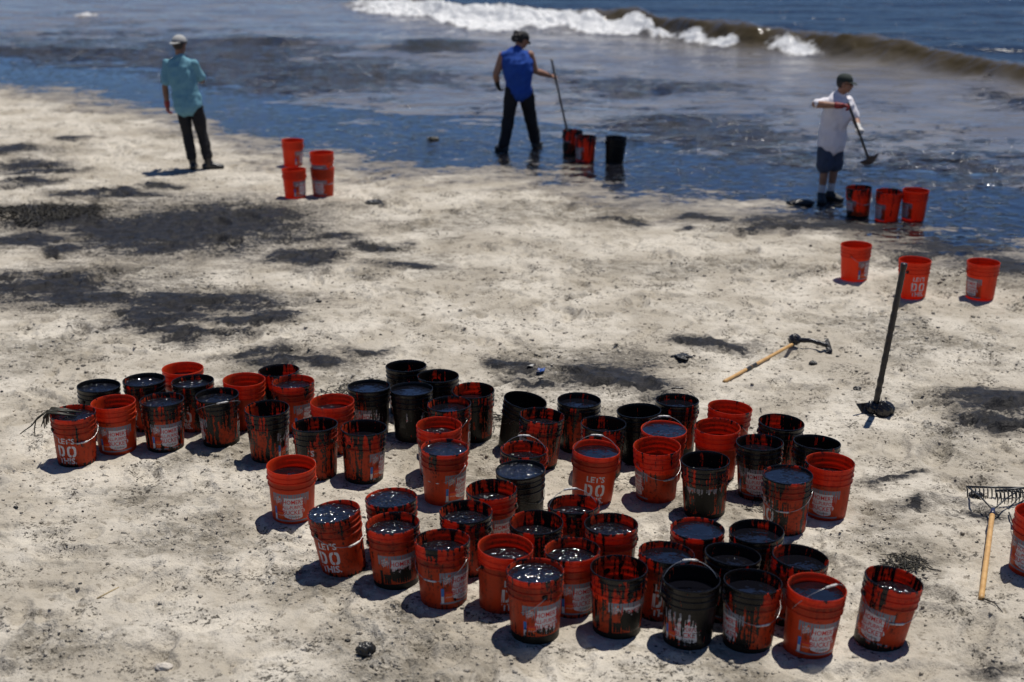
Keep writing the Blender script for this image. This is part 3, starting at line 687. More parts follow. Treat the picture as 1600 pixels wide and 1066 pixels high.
def oil_mesh(seed, rough):
    rng = 26 if rough else 16; seg = 64; v = [(0, 0, 0)]; f = []
    for i in range(1, rng + 1):
        for k in range(seg):
            a = 2 * math.pi * k / seg; r = i / rng; v.append((r * math.cos(a), r * math.sin(a), 0))
    A = np.array(v); n = (fbm(A[:, 0] * 6, A[:, 1] * 6, 3, 200 + seed) * .022 + perlin(A[:, 0] * 2, A[:, 1] * 2, 210 + seed) * .02) * (1 if rough else .12)
    A[:, 2] = n * (1 - sstep(.93, 1.0, np.hypot(A[:, 0], A[:, 1])))
    for k in range(seg): f.append((0, 1 + k, 1 + (k + 1) % seg))
    for i in range(rng - 1):
        for k in range(seg):
            a = 1 + i * seg; b = a + seg; k2 = (k + 1) % seg; f.append((a + k, b + k, b + k2, a + k2))
    return pyd('oil', A, f, m_oil_r if rough else m_oil_s)
me_oil = {1: [oil_mesh(s, 1) for s in range(4)], 0: [oil_mesh(s + 9, 0) for s in range(3)]}

# ------------------------------------------------------------------ one bucket, then its copies
def inner_r(z): return .1232 + (z - .012) * (.0200 / .328)
PROTO = empty('oil_bucket', (0, 0, 0))
PP = {'body': link('body', me_body, PROTO), 'label': link('label', me_label, PROTO), 'slogan': link('slogan', me_slogan, PROTO), 'handle': link('handle', me_bail, PROTO)}
PP['grip'] = link('grip', me_grip, PP['handle'])
PP['ear'] = link('ear', me_ear, PROTO); PP['ear2'] = link('ear', me_ear, PROTO); PP['oil'] = link('oil', me_oil[1][0], PROTO)
first_used = [False]; rnd = random.Random(11)
def bucket(loc, q, tar, mud, depth, rough, face, az, bail, baz, label, group, tarry_handle=False):
    if not first_used[0]:
        first_used[0] = True; root, parts = PROTO, dict(PP)
    else:
        root = PROTO.copy(); COL.objects.link(root); parts = {}
        for k, o in PP.items():
            if k == 'oil' and depth is None: continue
            c = o.copy(); COL.objects.link(c); parts[k] = c
            c.parent = root if k != 'grip' else parts['handle']
    root.name = 'oil_bucket' if depth is not None else 'bucket'
    turn = R(az) - math.atan2(loc.x, loc.y) + (math.pi if face == 'S' else 0)
    root.rotation_mode = 'QUATERNION'; root.location = loc
    root.rotation_quaternion = q @ Quaternion((0, 0, 1), turn)
    tag(root, label, 'bucket', group)
    sd = rnd.random() * 10
    for k, o in parts.items(): o['tar'] = float(tar); o['seed'] = sd; o['mud'] = float(mud)
    ex = R(baz if bail != -130 else rnd.uniform(-80, 80)) - turn           # bail axis given in the photograph's directions
    h = parts['handle']; h.location = (0, 0, .283); h.rotation_mode = 'XYZ'; h.rotation_euler = (R(bail), 0, ex)
    parts['ear'].location = parts['ear2'].location = (0, 0, .283)
    parts['ear'].rotation_euler = (0, 0, ex); parts['ear2'].rotation_euler = (0, 0, ex + math.pi)
    if tarry_handle:
        for k, m in (('handle', m_wire_t), ('grip', m_grip_t)):
            o = parts[k]; o.material_slots[0].link = 'OBJECT'; o.material_slots[0].material = m
    if depth is not None:
        o = parts['oil']; z = BH - depth * .82; r = inner_r(z) - .0004
        if rough: o.data = rnd.choice(me_oil[1])
        else: o.data = rnd.choice(me_oil[0])
        o.location = (0, 0, z); o.scale = (r, r, r); o.rotation_mode = 'QUATERNION'; o.rotation_quaternion = root.rotation_quaternion.inverted()
    return root
# ------------------------------------------------------------------ people
m_skin = simple('skin', (.30, .150, .090, 1), .55, 0, 0, 20, (.25, .12, .07, 1))
m_skin2 = simple('skin_tan', (.20, .095, .055, 1), .55, 0, 0, 20)
m_teal = simple('teal_cotton', (.15, .32, .40, 1), .9, 0, .3, 14, (.125, .275, .345, 1), .2)
m_bluec = simple('blue_cotton', (.022, .075, .34, 1), .85, 0, .3, 14, (.018, .06, .28, 1), .2)
m_whitec = simple('white_cotton', (.74, .72, .76, 1), .9, 0, .3, 14, (.68, .66, .70, 1), .2)
m_blackc = simple('black_trousers', (.010, .010, .012, 1), .8, 0, .3, 20, (.016, .015, .016, 1), .3)
m_short = simple('blue_grey_shorts', (.050, .066, .105, 1), .9, 0, .3, 20, (.042, .055, .085, 1), .2)
m_boot = simple('rubber_boot', (.012, .012, .013, 1), .35, 0, .1, 30)
m_shoe = simple('dark_shoe', (.030, .032, .034, 1), .7, 0, .2, 40)
m_sock = simple('white_sock', (.62, .62, .62, 1), .9)
m_capg = simple('grey_cap_cloth', (.40, .40, .39, 1), .9, 0, .2, 60)
m_band = simple('dark_cap_band', (.045, .045, .05, 1), .9)
m_capk = simple('black_cap_cloth', (.012, .013, .014, 1), .85, 0, .2, 60)
m_capgr = simple('dark_green_cap_cloth', (.016, .026, .022, 1), .85, 0, .2, 60)
m_hair = simple('dark_hair', (.012, .009, .008, 1), .6, 0, .6, 60)
m_gred = simple('red_glove', (.30, .012, .015, 1), .6, 0, .2, 40, (.05, .01, .01, 1))
m_gwht = simple('white_glove', (.66, .66, .64, 1), .7, 0, .2, 40, (.3, .28, .27, 1))
m_gblk = simple('black_glove', (.014, .013, .013, 1), .5, 0, .2, 40)
m_lens = simple('dark_lens', (.008, .008, .009, 1), .15)

def loft(bm, pts, rr, side=(1, 0, 0), seg=14, round_=True):
    pts = [Vector(p) for p in pts]; rr = [(r, r) if not isinstance(r, tuple) else r for r in rr]; side = Vector(side)
    P2, R2 = list(pts), list(rr)
    if round_:
        t0 = (pts[0] - pts[1]).normalized(); t1 = (pts[-1] - pts[-2]).normalized()
        m0, m1 = min(rr[0]), min(rr[-1])
        P2 = [pts[0] + t0 * m0 * .86, pts[0] + t0 * m0 * .5] + P2 + [pts[-1] + t1 * m1 * .5, pts[-1] + t1 * m1 * .86]
        f = lambda r, k: (r[0] * k, r[1] * k)
        R2 = [f(rr[0], .5), f(rr[0], .86)] + R2 + [f(rr[-1], .86), f(rr[-1], .5)]
    prev = None
    for i, p in enumerate(P2):
        t = (P2[min(i + 1, len(P2) - 1)] - P2[max(i - 1, 0)]).normalized()
        s = (side - t * side.dot(t))
        if s.length < .05: s = t.orthogonal()
        s.normalize(); b = t.cross(s); a_, b_ = R2[i]
        ring = [bm.verts.new(p + s * math.cos(2 * math.pi * k / seg) * a_ + b * math.sin(2 * math.pi * k / seg) * b_) for k in range(seg)]
        if prev:
            for k in range(seg): bm.faces.new((prev[k], prev[(k + 1) % seg], ring[(k + 1) % seg], ring[k]))
        else: bm.faces.new(ring[::-1])
        prev = ring
    bm.faces.new(prev)
def ball(bm, c, r, rot=None):
    M_ = Matrix.Translation(c) @ (rot or Matrix.Identity(4)) @ Matrix.Diagonal((*r, 1))
    bmesh.ops.create_icosphere(bm, subdivisions=3, radius=1, matrix=M_)
def remesh(bm, name, mat, voxel=.008, smooth=4, folds=0.0, fscale=9, seed=0):
    bmesh.ops.recalc_face_normals(bm, faces=bm.faces[:])
    me = bpy.data.meshes.new('tmp'); bm.to_mesh(me); bm.free()
    o = bpy.data.objects.new('tmp', me); COL.objects.link(o)
    r = o.modifiers.new('r', 'REMESH'); r.mode = 'VOXEL'; r.voxel_size = voxel
    s = o.modifiers.new('s', 'SMOOTH'); s.factor = .5; s.iterations = smooth
    out = bpy.data.meshes.new_from_object(o.evaluated_get(bpy.context.evaluated_depsgraph_get()))
    bpy.data.objects.remove(o); bpy.data.meshes.remove(me); out.name = name
    if folds:
        n = len(out.vertices); co = np.empty(n * 3); no = np.empty(n * 3)
        out.vertices.foreach_get('co', co); out.vertices.foreach_get('normal', no); co = co.reshape(-1, 3); no = no.reshape(-1, 3)
        d = folds * (perlin(co[:, 0] * fscale + co[:, 1] * fscale, co[:, 2] * fscale * .55 + co[:, 0] * 3, seed) + .6 * perlin(co[:, 0] * fscale * 2 - co[:, 2] * 5, co[:, 2] * fscale * 1.3 + co[:, 1] * 8, seed + 3))
        co += no * d[:, None]; out.vertices.foreach_set('co', co.ravel())
    out.materials.clear(); out.materials.append(mat)
    out.polygons.foreach_set('use_smooth', [True] * len(out.polygons)); out.update()
    return out
def hand(bm, wrist, d, palm, thumb, curl=.35, infl=0.0, k=1.0):
    """palm and five separate bent fingers; d along the hand, palm = the side the fingers close to, thumb = side of the thumb"""
    d = Vector(d).normalized(); palm = Vector(palm); palm = (palm - d * palm.dot(d)).normalized(); ac = d.cross(palm).normalized()
    if ac.dot(Vector(thumb)) < 0: ac = -ac
    w0 = Vector(wrist)
    loft(bm, [w0 - d * .02, w0 + d * .03 * k, w0 + d * .085 * k], [(.026 + infl, .018 + infl), (.038 * k + infl, .016 + infl), (.040 * k + infl, .013 + infl)], ac, 10)
    for i, (off, ln) in enumerate(((.030, .074), (.010, .082), (-.010, .076), (-.029, .060))):
        p = w0 + d * (.082 - abs(off - .008) * .25) * k + ac * off * k; dirv = d.copy(); pts = [p - d * .02, p]; ang = 0
        for sgm in (.44, .32, .24):
            ang += curl; dv = d * math.cos(ang) + palm * math.sin(ang); p = p + dv * ln * k * sgm; pts.append(p)
        loft(bm, pts, [.0092 + infl * .7, .0092 + infl * .7, .0086 + infl * .7, .0078 + infl * .7, .0068 + infl * .7], ac, 8)
    p = w0 + d * .025 * k + ac * .030 * k; a = (d * .75 + ac * .75 + palm * .35).normalized(); b_ = (d * .85 + ac * .2 + palm * .6).normalized()
    loft(bm, [p - a * .01, p + a * .035 * k, p + a * .035 * k + b_ * .032 * k], [.0125 + infl, .0108 + infl, .008 + infl], palm, 8)
def foot(bm, ankle, toe, ground, infl=0.0, ln=.25):
    a = Vector(ankle); t = Vector(toe); t.z = 0; t.normalize(); g = Vector((a.x, a.y, ground)); s = Vector((-t.y, t.x, 0))
    loft(bm, [a, Vector((a.x, a.y, ground + .045 + infl * .3))], [(.040 + infl, .045 + infl), (.040 + infl, .045 + infl)], s, 12)
    loft(bm, [g - t * .055 + Vector((0, 0, .040)), g + t * .04 + Vector((0, 0, .047)), g + t * .12 + Vector((0, 0, .034)), g + t * (ln - .075) + Vector((0, 0, .026))],
         [(.034 + infl, .038 + infl), (.040 + infl, .045 + infl), (.046 + infl, .032 + infl), (.036 + infl, .024 + infl)], s, 12)

def person(label, base, J, side, fwd, skin, shirt, trousers, foot_kind, gloves, cap, head_fwd, sleeves=True, short=False, hair=None, hands=None, seed=0, shades=False, baggy=0.0, wide=1.0, hk=1.0):
    V = {k: Vector(v) for k, v in J.items()}; side = Vector(side).normalized(); fwd = Vector(fwd).normalized(); up = Vector((0, 0, 1))
    root = empty('person', base); tag(root, label, 'person')
    hf = Vector(head_fwd).normalized(); hs = Vector((hf.y, -hf.x, 0)).normalized(); hu = hs.cross(hf).normalized()
    H = V['head']; hm = (Matrix((hs, hf, hu)).transposed() * hk).to_4x4()
    def hp(x, y, z): return H + (hs * x + hf * y + hu * z) * hk
    # one continuous body
    b = bmesh.new()
    loft(b, [V['pel'] - up * .06, V['pel'] + up * .05, V['waist'], V['chest'] - up * .03, V['shl'] - up * .05, V['shl'] + up * .02, V['neck']],
         [(.125, .088), (.130, .09), (.118, .084), (.145, .098), (.142, .080), (.105, .065), (.055, .055)], side)
    loft(b, [V['neck'] - up * .03, hp(0, -.02, -.06)], [.060, .056], side, 12)
    ball(b, hp(0, -.012, .028), (.074, .092, .092), hm); ball(b, hp(0, .022, -.040), (.056, .068, .066), hm)
    ball(b, hp(0, .058, -.088), (.028, .026, .020), hm); ball(b, hp(0, .096, -.018), (.012, .018, .026), hm); ball(b, hp(0, .088, -.058), (.026, .012, .013), hm); ball(b, hp(0, .080, .020), (.05, .016, .012), hm)
    for sx in (-1, 1): ball(b, hp(sx * .075, -.012, -.012), (.009, .022, .034), hm); ball(b, hp(sx * .032, .080, .0), (.013, .010, .009), hm)
    for S in 'LR':
        loft(b, [V['s' + S], V['s' + S].lerp(V['e' + S], .45), V['e' + S], V['e' + S].lerp(V['w' + S], .35), V['w' + S]], [.052 * wide, .048 * wide, .041 * wide, .042 * wide, .028], side, 12)
        loft(b, [V['hip' + S], V['hip' + S].lerp(V['k' + S], .5), V['k' + S], V['k' + S].lerp(V['a' + S], .35), V['a' + S]], [.068, .066, .052, .053, .036], side, 12)
        hd = hands[S]; hand(b, V['w' + S], hd[0], hd[1], hd[2], hd[3])
        foot(b, V['a' + S], V['t' + S], V['g' + S].z if 'g' + S in V else 0)
    me = remesh(b, 'body', skin, .006, 3); body = link('body', me, root)
    # shirt
    b = bmesh.new(); e = .020
    hem = V['hem']
    loft(b, [hem, hem.lerp(V['waist'], .6), V['waist'], V['chest'] - up * .03, V['shl'] - up * .06, V['shl'] + up * .012, V['shl'] + up * .045, V['neck'] - up * .012],
         [(a_ * (wide if 1 < i_ < 6 else 1), b_ * (wide if 1 < i_ < 6 else 1)) for i_, (a_, b_) in enumerate([(.200 * hk, .148), (.192, .142), (.172, .128), (.194, .138), (.195, .116), (.160, .090), (.112, .080), (.070, .070)])], side, 18)
    for S in 'LR':
        if sleeves:
            m = V['s' + S].lerp(V['e' + S], .80 if sleeves is True else sleeves); d = (V['e' + S] - V['s' + S]).normalized()
            loft(b, [V['s' + S] - d * .03, V['s' + S].lerp(m, .5), m], [(.058, .058), (.062, .060), (.072, .066)], side, 12, True)
        else: loft(b, [V['shl'].lerp(V['s' + S], .5), V['s' + S] - (V['s' + S] - V['shl']) * .06], [(.070, .075), (.058, .07)], up, 12)
    link('shirt', remesh(b, 'shirt', shirt, .008, 4, .013, 8, 300 + seed), root)
    # trousers or shorts
    b = bmesh.new()
    loft(b, [V['pel'] - up * .08, V['pel'] + up * .09], [(.158 + baggy * .3, .120 + baggy * .3), (.150, .110)], side, 16)
    for S in 'LR':
        if short:
            k = V['hip' + S].lerp(V['k' + S], .92)
            loft(b, [V['hip' + S], V['hip' + S].lerp(k, .5), k], [.090, .098, .106], side, 14)
        else:
            a = V['k' + S].lerp(V['a' + S], .78 if foot_kind == 'boot' else .98)
            loft(b, [V['hip' + S], V['hip' + S].lerp(V['k' + S], .5), V['k' + S], V['k' + S].lerp(a, .5), a], [.090 + baggy, .090 + baggy, .076 + baggy, .074 + baggy, .070 + baggy], side, 14)
    link('shorts' if short else 'trousers', remesh(b, 'trousers', trousers, .009, 4, .012, 9, 320 + seed), root)
    for S in 'LR':
        gz = V['g' + S].z if 'g' + S in V else 0; a = V['a' + S]
        b = bmesh.new(); foot(b, a, V['t' + S], gz, .010)
        if foot_kind == 'boot':
            top = V['k' + S].lerp(a, .35); loft(b, [top, top.lerp(a, .5), a - up * .02], [.070, .062, .052], side, 14)
        link('boot' if foot_kind == 'boot' else 'shoe', remesh(b, 'boot', m_boot if foot_kind == 'boot' else m_shoe, .008, 3), root)
        if foot_kind == 'shoe':
            b = bmesh.new(); d = (V['k' + S] - a).normalized(); loft(b, [a - up * .01, a + d * .10], [.044, .050], side, 12); link('sock', remesh(b, 'sock', m_sock, .008, 3), root)
        if gloves.get(S):
            b = bmesh.new(); hd = hands[S]; hand(b, V['w' + S], hd[0], hd[1], hd[2], hd[3], .0045)
            d = (V['e' + S] - V['w' + S]).normalized(); loft(b, [V['w' + S] - d * .015, V['w' + S] + d * .045], [.036, .041], side, 12)
            link('glove', remesh(b, 'glove', gloves[S], .006, 2), root)
    # cap
    cm, brim_dir, brim_mat = cap
    b = bmesh.new(); ball(b, hp(0, -.012, .046), (.090, .108, .086), hm)
    bmesh.ops.bisect_plane(b, geom=b.verts[:] + b.edges[:] + b.faces[:], plane_co=hp(0, 0, .030), plane_no=hu, clear_inner=True)
    bmesh.ops.contextual_create(b, geom=[e_ for e_ in b.edges if e_.is_boundary])
    co = link('cap', remesh(b, 'cap', cm, .007, 3), root)
    if brim_mat is m_band:
        b = bmesh.new(); loft(b, [hp(0, -.012, .022), hp(0, -.012, .046)], [(.0915, .109), (.0925, .110)], hs, 24, False)
        link('cap_band', remesh(b, 'cap_band', m_band, .005, 1), co)
    b = bmesh.new(); bd = Vector(brim_dir); bx = hs * bd.x + hf * bd.y; bs = hu.cross(bx).normalized()
    c0 = H + hu * .030 - hf * .012 + bx * .085
    loft(b, [c0 - bx * .03, c0 + bx * .01 - hu * .004, c0 + bx * .045 - hu * .014, c0 + bx * .068 - hu * .024], [(.078, .008), (.082, .007), (.068, .006), (.038, .006)], bs, 16, False)
    link('brim', remesh(b, 'brim', cm if brim_mat is m_band else brim_mat, .005, 2), co)
    if hair:
        b = bmesh.new(); ball(b, hp(0, -.035, .012), (.083, .082, .085), hm)
        if hair == 'curly':
            rr = random.Random(4)
            for k in range(30): ball(b, hp(rr.uniform(-.075, .075), -.075 + rr.uniform(-.05, .02), rr.uniform(-.055, .06)), [rr.uniform(.022, .040)] * 3, hm)
            for k in range(10): ball(b, hp(rr.uniform(-.05, .03), -.108 + rr.uniform(-.02, .02), .02 + rr.uniform(-.03, .035)), [rr.uniform(.02, .032)] * 3, hm)
        link('hair', remesh(b, 'hair', m_hair, .007, 1, .006 if hair == 'curly' else 0, 40), root)
    if shades:
        b = bmesh.new()
        for sx in (-1, 1):
            ball(b, hp(sx * .034, .090, .004), (.030, .012, .020), hm); loft(b, [hp(sx * .062, .082, .008), hp(sx * .082, -.005, .006)], [.005, .004], up, 8)
        link('sunglasses', remesh(b, 'sunglasses', m_lens, .004, 1), root)
    return root

def gz(p): return float(sand_base(np.array([p.x]), np.array([p.y]))[0])
B1 = at(308, 264); B1.z = gz(B1); B2 = at(812, 237, -.03); B2.z = gz(B2); B3 = at(1292, 313, -.01); B3.z = gz(B3)
FEET = [B1 + Vector((-.05, 0, 0)), B1 + Vector((.16, .02, 0)), B2 + Vector((-.2, 0, 0)), B2 + Vector((.22, .3, 0)), B3 + Vector((-.05, 0, 0)), B3 + Vector((.08, .1, 0))]

def build_people():
    person('person in teal t-shirt, dark trousers and pale backward cap standing with back turned', B1,
        dict(pel=(-.055, 0, .92), waist=(-.085, .01, 1.09), chest=(-.12, .02, 1.30), shl=(-.13, .02, 1.455), neck=(-.13, .03, 1.535), head=(-.125, .05, 1.675), hem=(-.065, .0, .86),
             sL=(-.312, .02, 1.405), eL=(-.355, .0, 1.12), wL=(-.355, .05, .87), sR=(.060, .03, 1.405), eR=(.115, .14, 1.18), wR=(-.02, .30, 1.27),
             hipL=(-.145, 0, .90), kL=(-.105, .03, .48), aL=(-.05, 0, .10), hipR=(.04, 0, .90), kR=(.095, .03, .48), aR=(.16, .02, .10), tL=(-.1, 1, 0), tR=(1, .25, 0)),
        (1, .05, 0), (0, 1, 0), m_skin2, m_teal, m_blackc, 'boot', {'L': m_gred, 'R': m_gred}, (m_capg, (0, -1, 0), m_band), (.45, .85, -.1), sleeves=.74, hair='short',
        hands={'L': ((0, .15, -1), (.6, .5, 0), (0, 1, 0), .5), 'R': ((-1, .1, .2), (0, -1, 0), (0, 0, 1), .5)}, seed=1)
    person('person in blue sleeveless shirt, black trousers and cap walking through the oily wash', B2,
        dict(pel=(-.015, .12, .90), waist=(-.02, .12, 1.06), chest=(-.035, .14, 1.27), shl=(-.045, .16, 1.395), neck=(-.03, .19, 1.465), head=(.035, .24, 1.575), hem=(-.015, .12, .84),
             sL=(-.245, .14, 1.365), eL=(-.345, .10, 1.10), wL=(-.325, .16, .955), sR=(.145, .18, 1.375), eR=(.225, .24, 1.135), wR=(.46, .34, 1.045),
             hipL=(-.115, .10, .88), kL=(-.165, .08, .46), aL=(-.23, 0, .10), hipR=(.085, .14, .88), kR=(.155, .26, .47), aR=(.235, .32, .10), tL=(-.6, .8, 0), tR=(.5, 1, 0)),
        (1, .15, 0), (0, 1, 0), m_skin, m_bluec, m_blackc, 'shoe', {'L': m_gblk}, (m_capk, (0, 1, 0), m_capk), (.80, .50, -.55), sleeves=False, hair='curly',
        hands={'L': ((.35, .2, -1), (.6, .5, 0), (0, 1, 0), .5), 'R': ((1, .35, -.15), (0, .6, -1), (-.2, 1, .5), .95)}, seed=2, baggy=.016, wide=1.22)
    person('person in white t-shirt, blue grey shorts and dark green cap leaning over a hoe', B3,
        dict(pel=(.01, .05, .76), waist=(.03, .04, .92), chest=(.06, .02, 1.12), shl=(.075, .01, 1.255), neck=(.09, .0, 1.325), head=(.115, -.03, 1.445), hem=(.02, .05, .70),
             sR=(-.075, -.02, 1.215), eR=(-.255, -.14, 1.215), wR=(.02, -.27, 1.215), sL=(.212, .08, 1.205), eL=(.285, .02, 1.01), wL=(.275, -.18, .94),
             hipR=(-.055, .03, .75), kR=(-.055, -.01, .42), aR=(-.075, 0, .09), hipL=(.085, .09, .75), kL=(.085, .09, .42), aL=(.06, .10, .09), tR=(-.1, -1, 0), tL=(.6, -.8, 0)),
        (.85, .45, 0), (.5, -.85, 0), m_skin, m_whitec, m_short, 'shoe', {'R': m_gred, 'L': m_gwht}, (m_capgr, (0, 1, 0), m_capgr), (.93, -.35, -.12), sleeves=.82, short=True, hair='short', wide=1.07, hk=.93,
        hands={'R': ((1, -.1, .05), (0, -.5, -1), (0, -.6, .7), .95), 'L': ((.3, -1, -.3), (0, -.4, -1), (-1, -.2, .3), .95)}, seed=3, shades=True)

# ------------------------------------------------------------------ tools
m_tarwood = simple('tarred_wood', (.012, .010, .009, 1), .38, 0, .5, 50, (.026, .021, .017, 1))
m_tariron = simple('tarred_iron', (.007, .007, .009, 1), .22, 0, .7, 45, (.016, .014, .014, 1))
m_wood = simple('pale_ash_wood', (.56, .34, .13, 1), .5, 0, .1, 18, (.44, .25, .085, 1))
m_iron = simple('black_painted_steel', (.016, .018, .020, 1), .4, 0, .1, 60)
m_ferr = simple('dark_blue_ferrule', (.016, .018, .055, 1), .35, 0, .1, 60)
def lumpy_tube(pts, rad, mat, name, amp=.12, seg=10, seed=0, n=40):
    pts = [Vector(p) for p in pts]; P_, Rr = [], []
    L = len(pts) - 1
    for i in range(n + 1):
        t = i / n * L; k = min(int(t), L - 1); P_.append(pts[k].lerp(pts[k + 1], t - k))
        Rr.append(rad * (1 + amp * float(perlin(np.array([i * .45]), np.array([seed * 3.3]), seed)[0])))
    return finish(tube(P_, Rr, seg), name, mat)
def lump(name, c, r, mat, amp=.35, seed=0, freq=2.2, sub=4):
    bm = bmesh.new(); bmesh.ops.create_icosphere(bm, subdivisions=sub, radius=1)
    co = np.array([v.co for v in bm.verts]); d = 1 + amp * (perlin(co[:, 0] * freq + co[:, 2] * 1.7, co[:, 1] * freq - co[:, 2] * 1.3, seed) + .5 * perlin(co[:, 0] * freq * 2.7 + co[:, 2] * 5, co[:, 1] * freq * 2.7, seed + 1))
    for v, k in zip(bm.verts, d): v.co = Vector(c) + Vector((v.co.x * r[0] * k, v.co.y * r[1] * k, v.co.z * r[2] * k))
    return finish(bm, name, mat)
def plate(pts, th, mat, name):
    """flat plate through an outline (list of 3D points), given a thickness"""
    bm = bmesh.new(); f = bm.faces.new([bm.verts.new(p) for p in pts]); n = f.normal if f.normal.length else Vector((0, 0, 1)); bm.normal_update(); n = f.normal.copy()
    r = bmesh.ops.extrude_face_region(bm, geom=[f])
    for v in [g for g in r['geom'] if isinstance(g, bmesh.types.BMVert)]: v.co += n * th
    bmesh.ops.recalc_face_normals(bm, faces=bm.faces[:]); return finish(bm, name, mat, smooth=False)

def build_tools():
    # hoe standing upright in the sand, black with tar
    b = at(1366, 648); b.z = gz(b); t = empty('hoe', b)
    tag(t, 'tar black long handled hoe standing upright on its clotted head in the sand', 'hoe')
    s = FPX / (b.y / math.cos(PITCH) * .99); top = Vector((.115, -.03, 1.155))
    link('handle', lumpy_tube([(0, 0, .03), top], .0225, m_tarwood, 'handle', .22, 10, 3, 60), t)
    link('blade', plate([(-.150, -.02, .085), (-.10, -.015, .010), (.02, -.02, -.005), (.06, -.03, .01), (.06, -.005, .07), (.0, .02, .09), (-.07, .02, .075)], .012, m_tariron, 'blade'), t)
    link('tar_clot', lump('tar_clot', (.062, -.03, .045), (.075, .052, .062), m_tariron, .22, 5, 1.8), t)
    link('tar_clot', lump('tar_clot', (-.02, -.01, .05), (.045, .04, .05), m_tariron, .22, 8, 1.8), t)
    # hoe lying with its pale handle towards the buckets
    a = at(1131, 599); c = at(1240, 545); a.z = gz(a) + .02; c.z = gz(c) + .045; o = Vector((c.x, c.y, gz(c))); t = empty('hoe', o)
    tag(t, 'hoe lying flat with pale wooden handle and tar black head', 'hoe')
    L = lambda p: Vector(p) - o
    d = (c - a).normalized()
    link('handle', lumpy_tube([L(a), L(c)], .0145, m_wood, 'handle', .06, 10, 5), t)
    link('tar_smear', lumpy_tube([L(a + (c - a) * .30), L(a + (c - a) * .44)], .0151, m_tarwood, 'tar_smear', .04, 10, 6, 10), t)
    e = at(1292, 549); e.z = gz(e) + .05
    link('neck', lumpy_tube([L(c) - d * .03, L(c) + d * .03 + Vector((0, 0, .02)), L(c.lerp(e, .5)) + Vector((0, 0, .035)), L(e)], .020, m_tariron, 'neck', .2, 10, 7, 24), t)
    link('blade', plate([L(e) + Vector(p) for p in ((-.015, .06, .045), (.02, .06, .04), (.035, -.05, -.03), (.03, -.06, -.05), (-.015, -.05, -.045))], .012, m_tariron, 'blade'), t)
    link('tar_clot', lump('tar_clot', L(c) + Vector((.01, .02, .03)), (.05, .05, .045), m_tariron, .2, 12), t)
    # rakes at the right
    def rake(head, width, turn, hpts, label, hm):
        t = empty('rake', head); t.rotation_euler.z = turn; tag(t, label, 'rake', None); z = .075; n = 15
        link('rake_bar', finish(tube([(-width / 2, 0, z), (width / 2, 0, z)], .0075, 6), 'rake_bar', m_iron), t)
        for k in range(n):
            x = -width / 2 + width * k / (n - 1); link('tine', finish(tube([(x, 0, z), (x + .002, -.018, z - .01), (x + .002, -.034, z - .045), (x, -.036, -.005)], [.0052, .0050, .0045, .0025], 5), 'tine', m_iron), t)
        inv = Matrix.Rotation(-turn, 3, 'Z'); f = inv @ (hpts[0] - head); g = inv @ (hpts[1] - head); d = (g - f).normalized()
        for sx in (-1, 1): link('bow', finish(tube([(sx * width * .48, 0, z), Vector((sx * width * .40, 0, z)).lerp(f, .45), f - d * .02], .0052, 6), 'bow', m_iron), t)
        link('ferrule', finish(tube([f - d * .03, f + d * .055], [.013, .0185], 10), 'ferrule', m_ferr), t)
        link('handle', lumpy_tube([f + d * .05, g], .0165, hm, 'handle', .03, 10, 9), t)
        return t
    h = at(1553, 777); h.z = gz(h); f = at(1551, 799, .09); g = at(1533, 936, .025)
    rake(h, .36, R(-3), [f, g], 'rake with black tines and pale wooden handle lying towards the camera', m_wood)
    h = at(1592, 786); h.z = gz(h); f = at(1615, 770, .07); g = at(1800, 700, .03); h.z += .035
    rake(h, .36, R(14), [f, g], 'second black rake head crossed behind the pale handled rake, cut by the right edge', m_tarwood)
    # tool of the man in blue: from his hand into the bucket
    P0 = B2 + Vector((.465, .37, 1.285)); P0 = at(860, 99.5, 0) * 0 + P0
    bk = P[len(BUCKETS) + 6]; end = Vector((bk.x - .02, bk.y, bk.z + .07))
    t = empty('shovel', end); tag(t, 'dark long handled shovel held by the man in blue, its end inside a bucket', 'shovel')
    link('handle', lumpy_tube([Vector((0, 0, .08)), P0 - end], .0165, m_tarwood, 'handle', .1, 10, 13), t)
    link('blade', plate([(-.05, 0, .16), (.05, 0, .16), (.06, 0, .06), (.03, 0, -.02), (0, 0, -.05), (-.03, 0, -.02), (-.06, 0, .06)], .006, m_tariron, 'blade'), t)
    # hoe of the man in white
    a = B3 + Vector((.105, -.285, 1.255)); c = B3 + Vector((.385, -.34, .60))
    t = empty('hoe', c); tag(t, 'hoe with dark curved head held low by the man in white', 'hoe')
    link('handle', lumpy_tube([a - c, Vector((0, 0, 0))], .0165, m_tarwood, 'handle', .1, 10, 14), t)
    link('blade', plate([(-.11, .0, -.045), (-.04, .0, -.085), (.03, 0, -.075), (.085, 0, -.02), (.115, 0, .065), (.06, 0, .03), (.01, 0, .035), (-.04, 0, -.02)], .03, m_tariron, 'blade'), t)

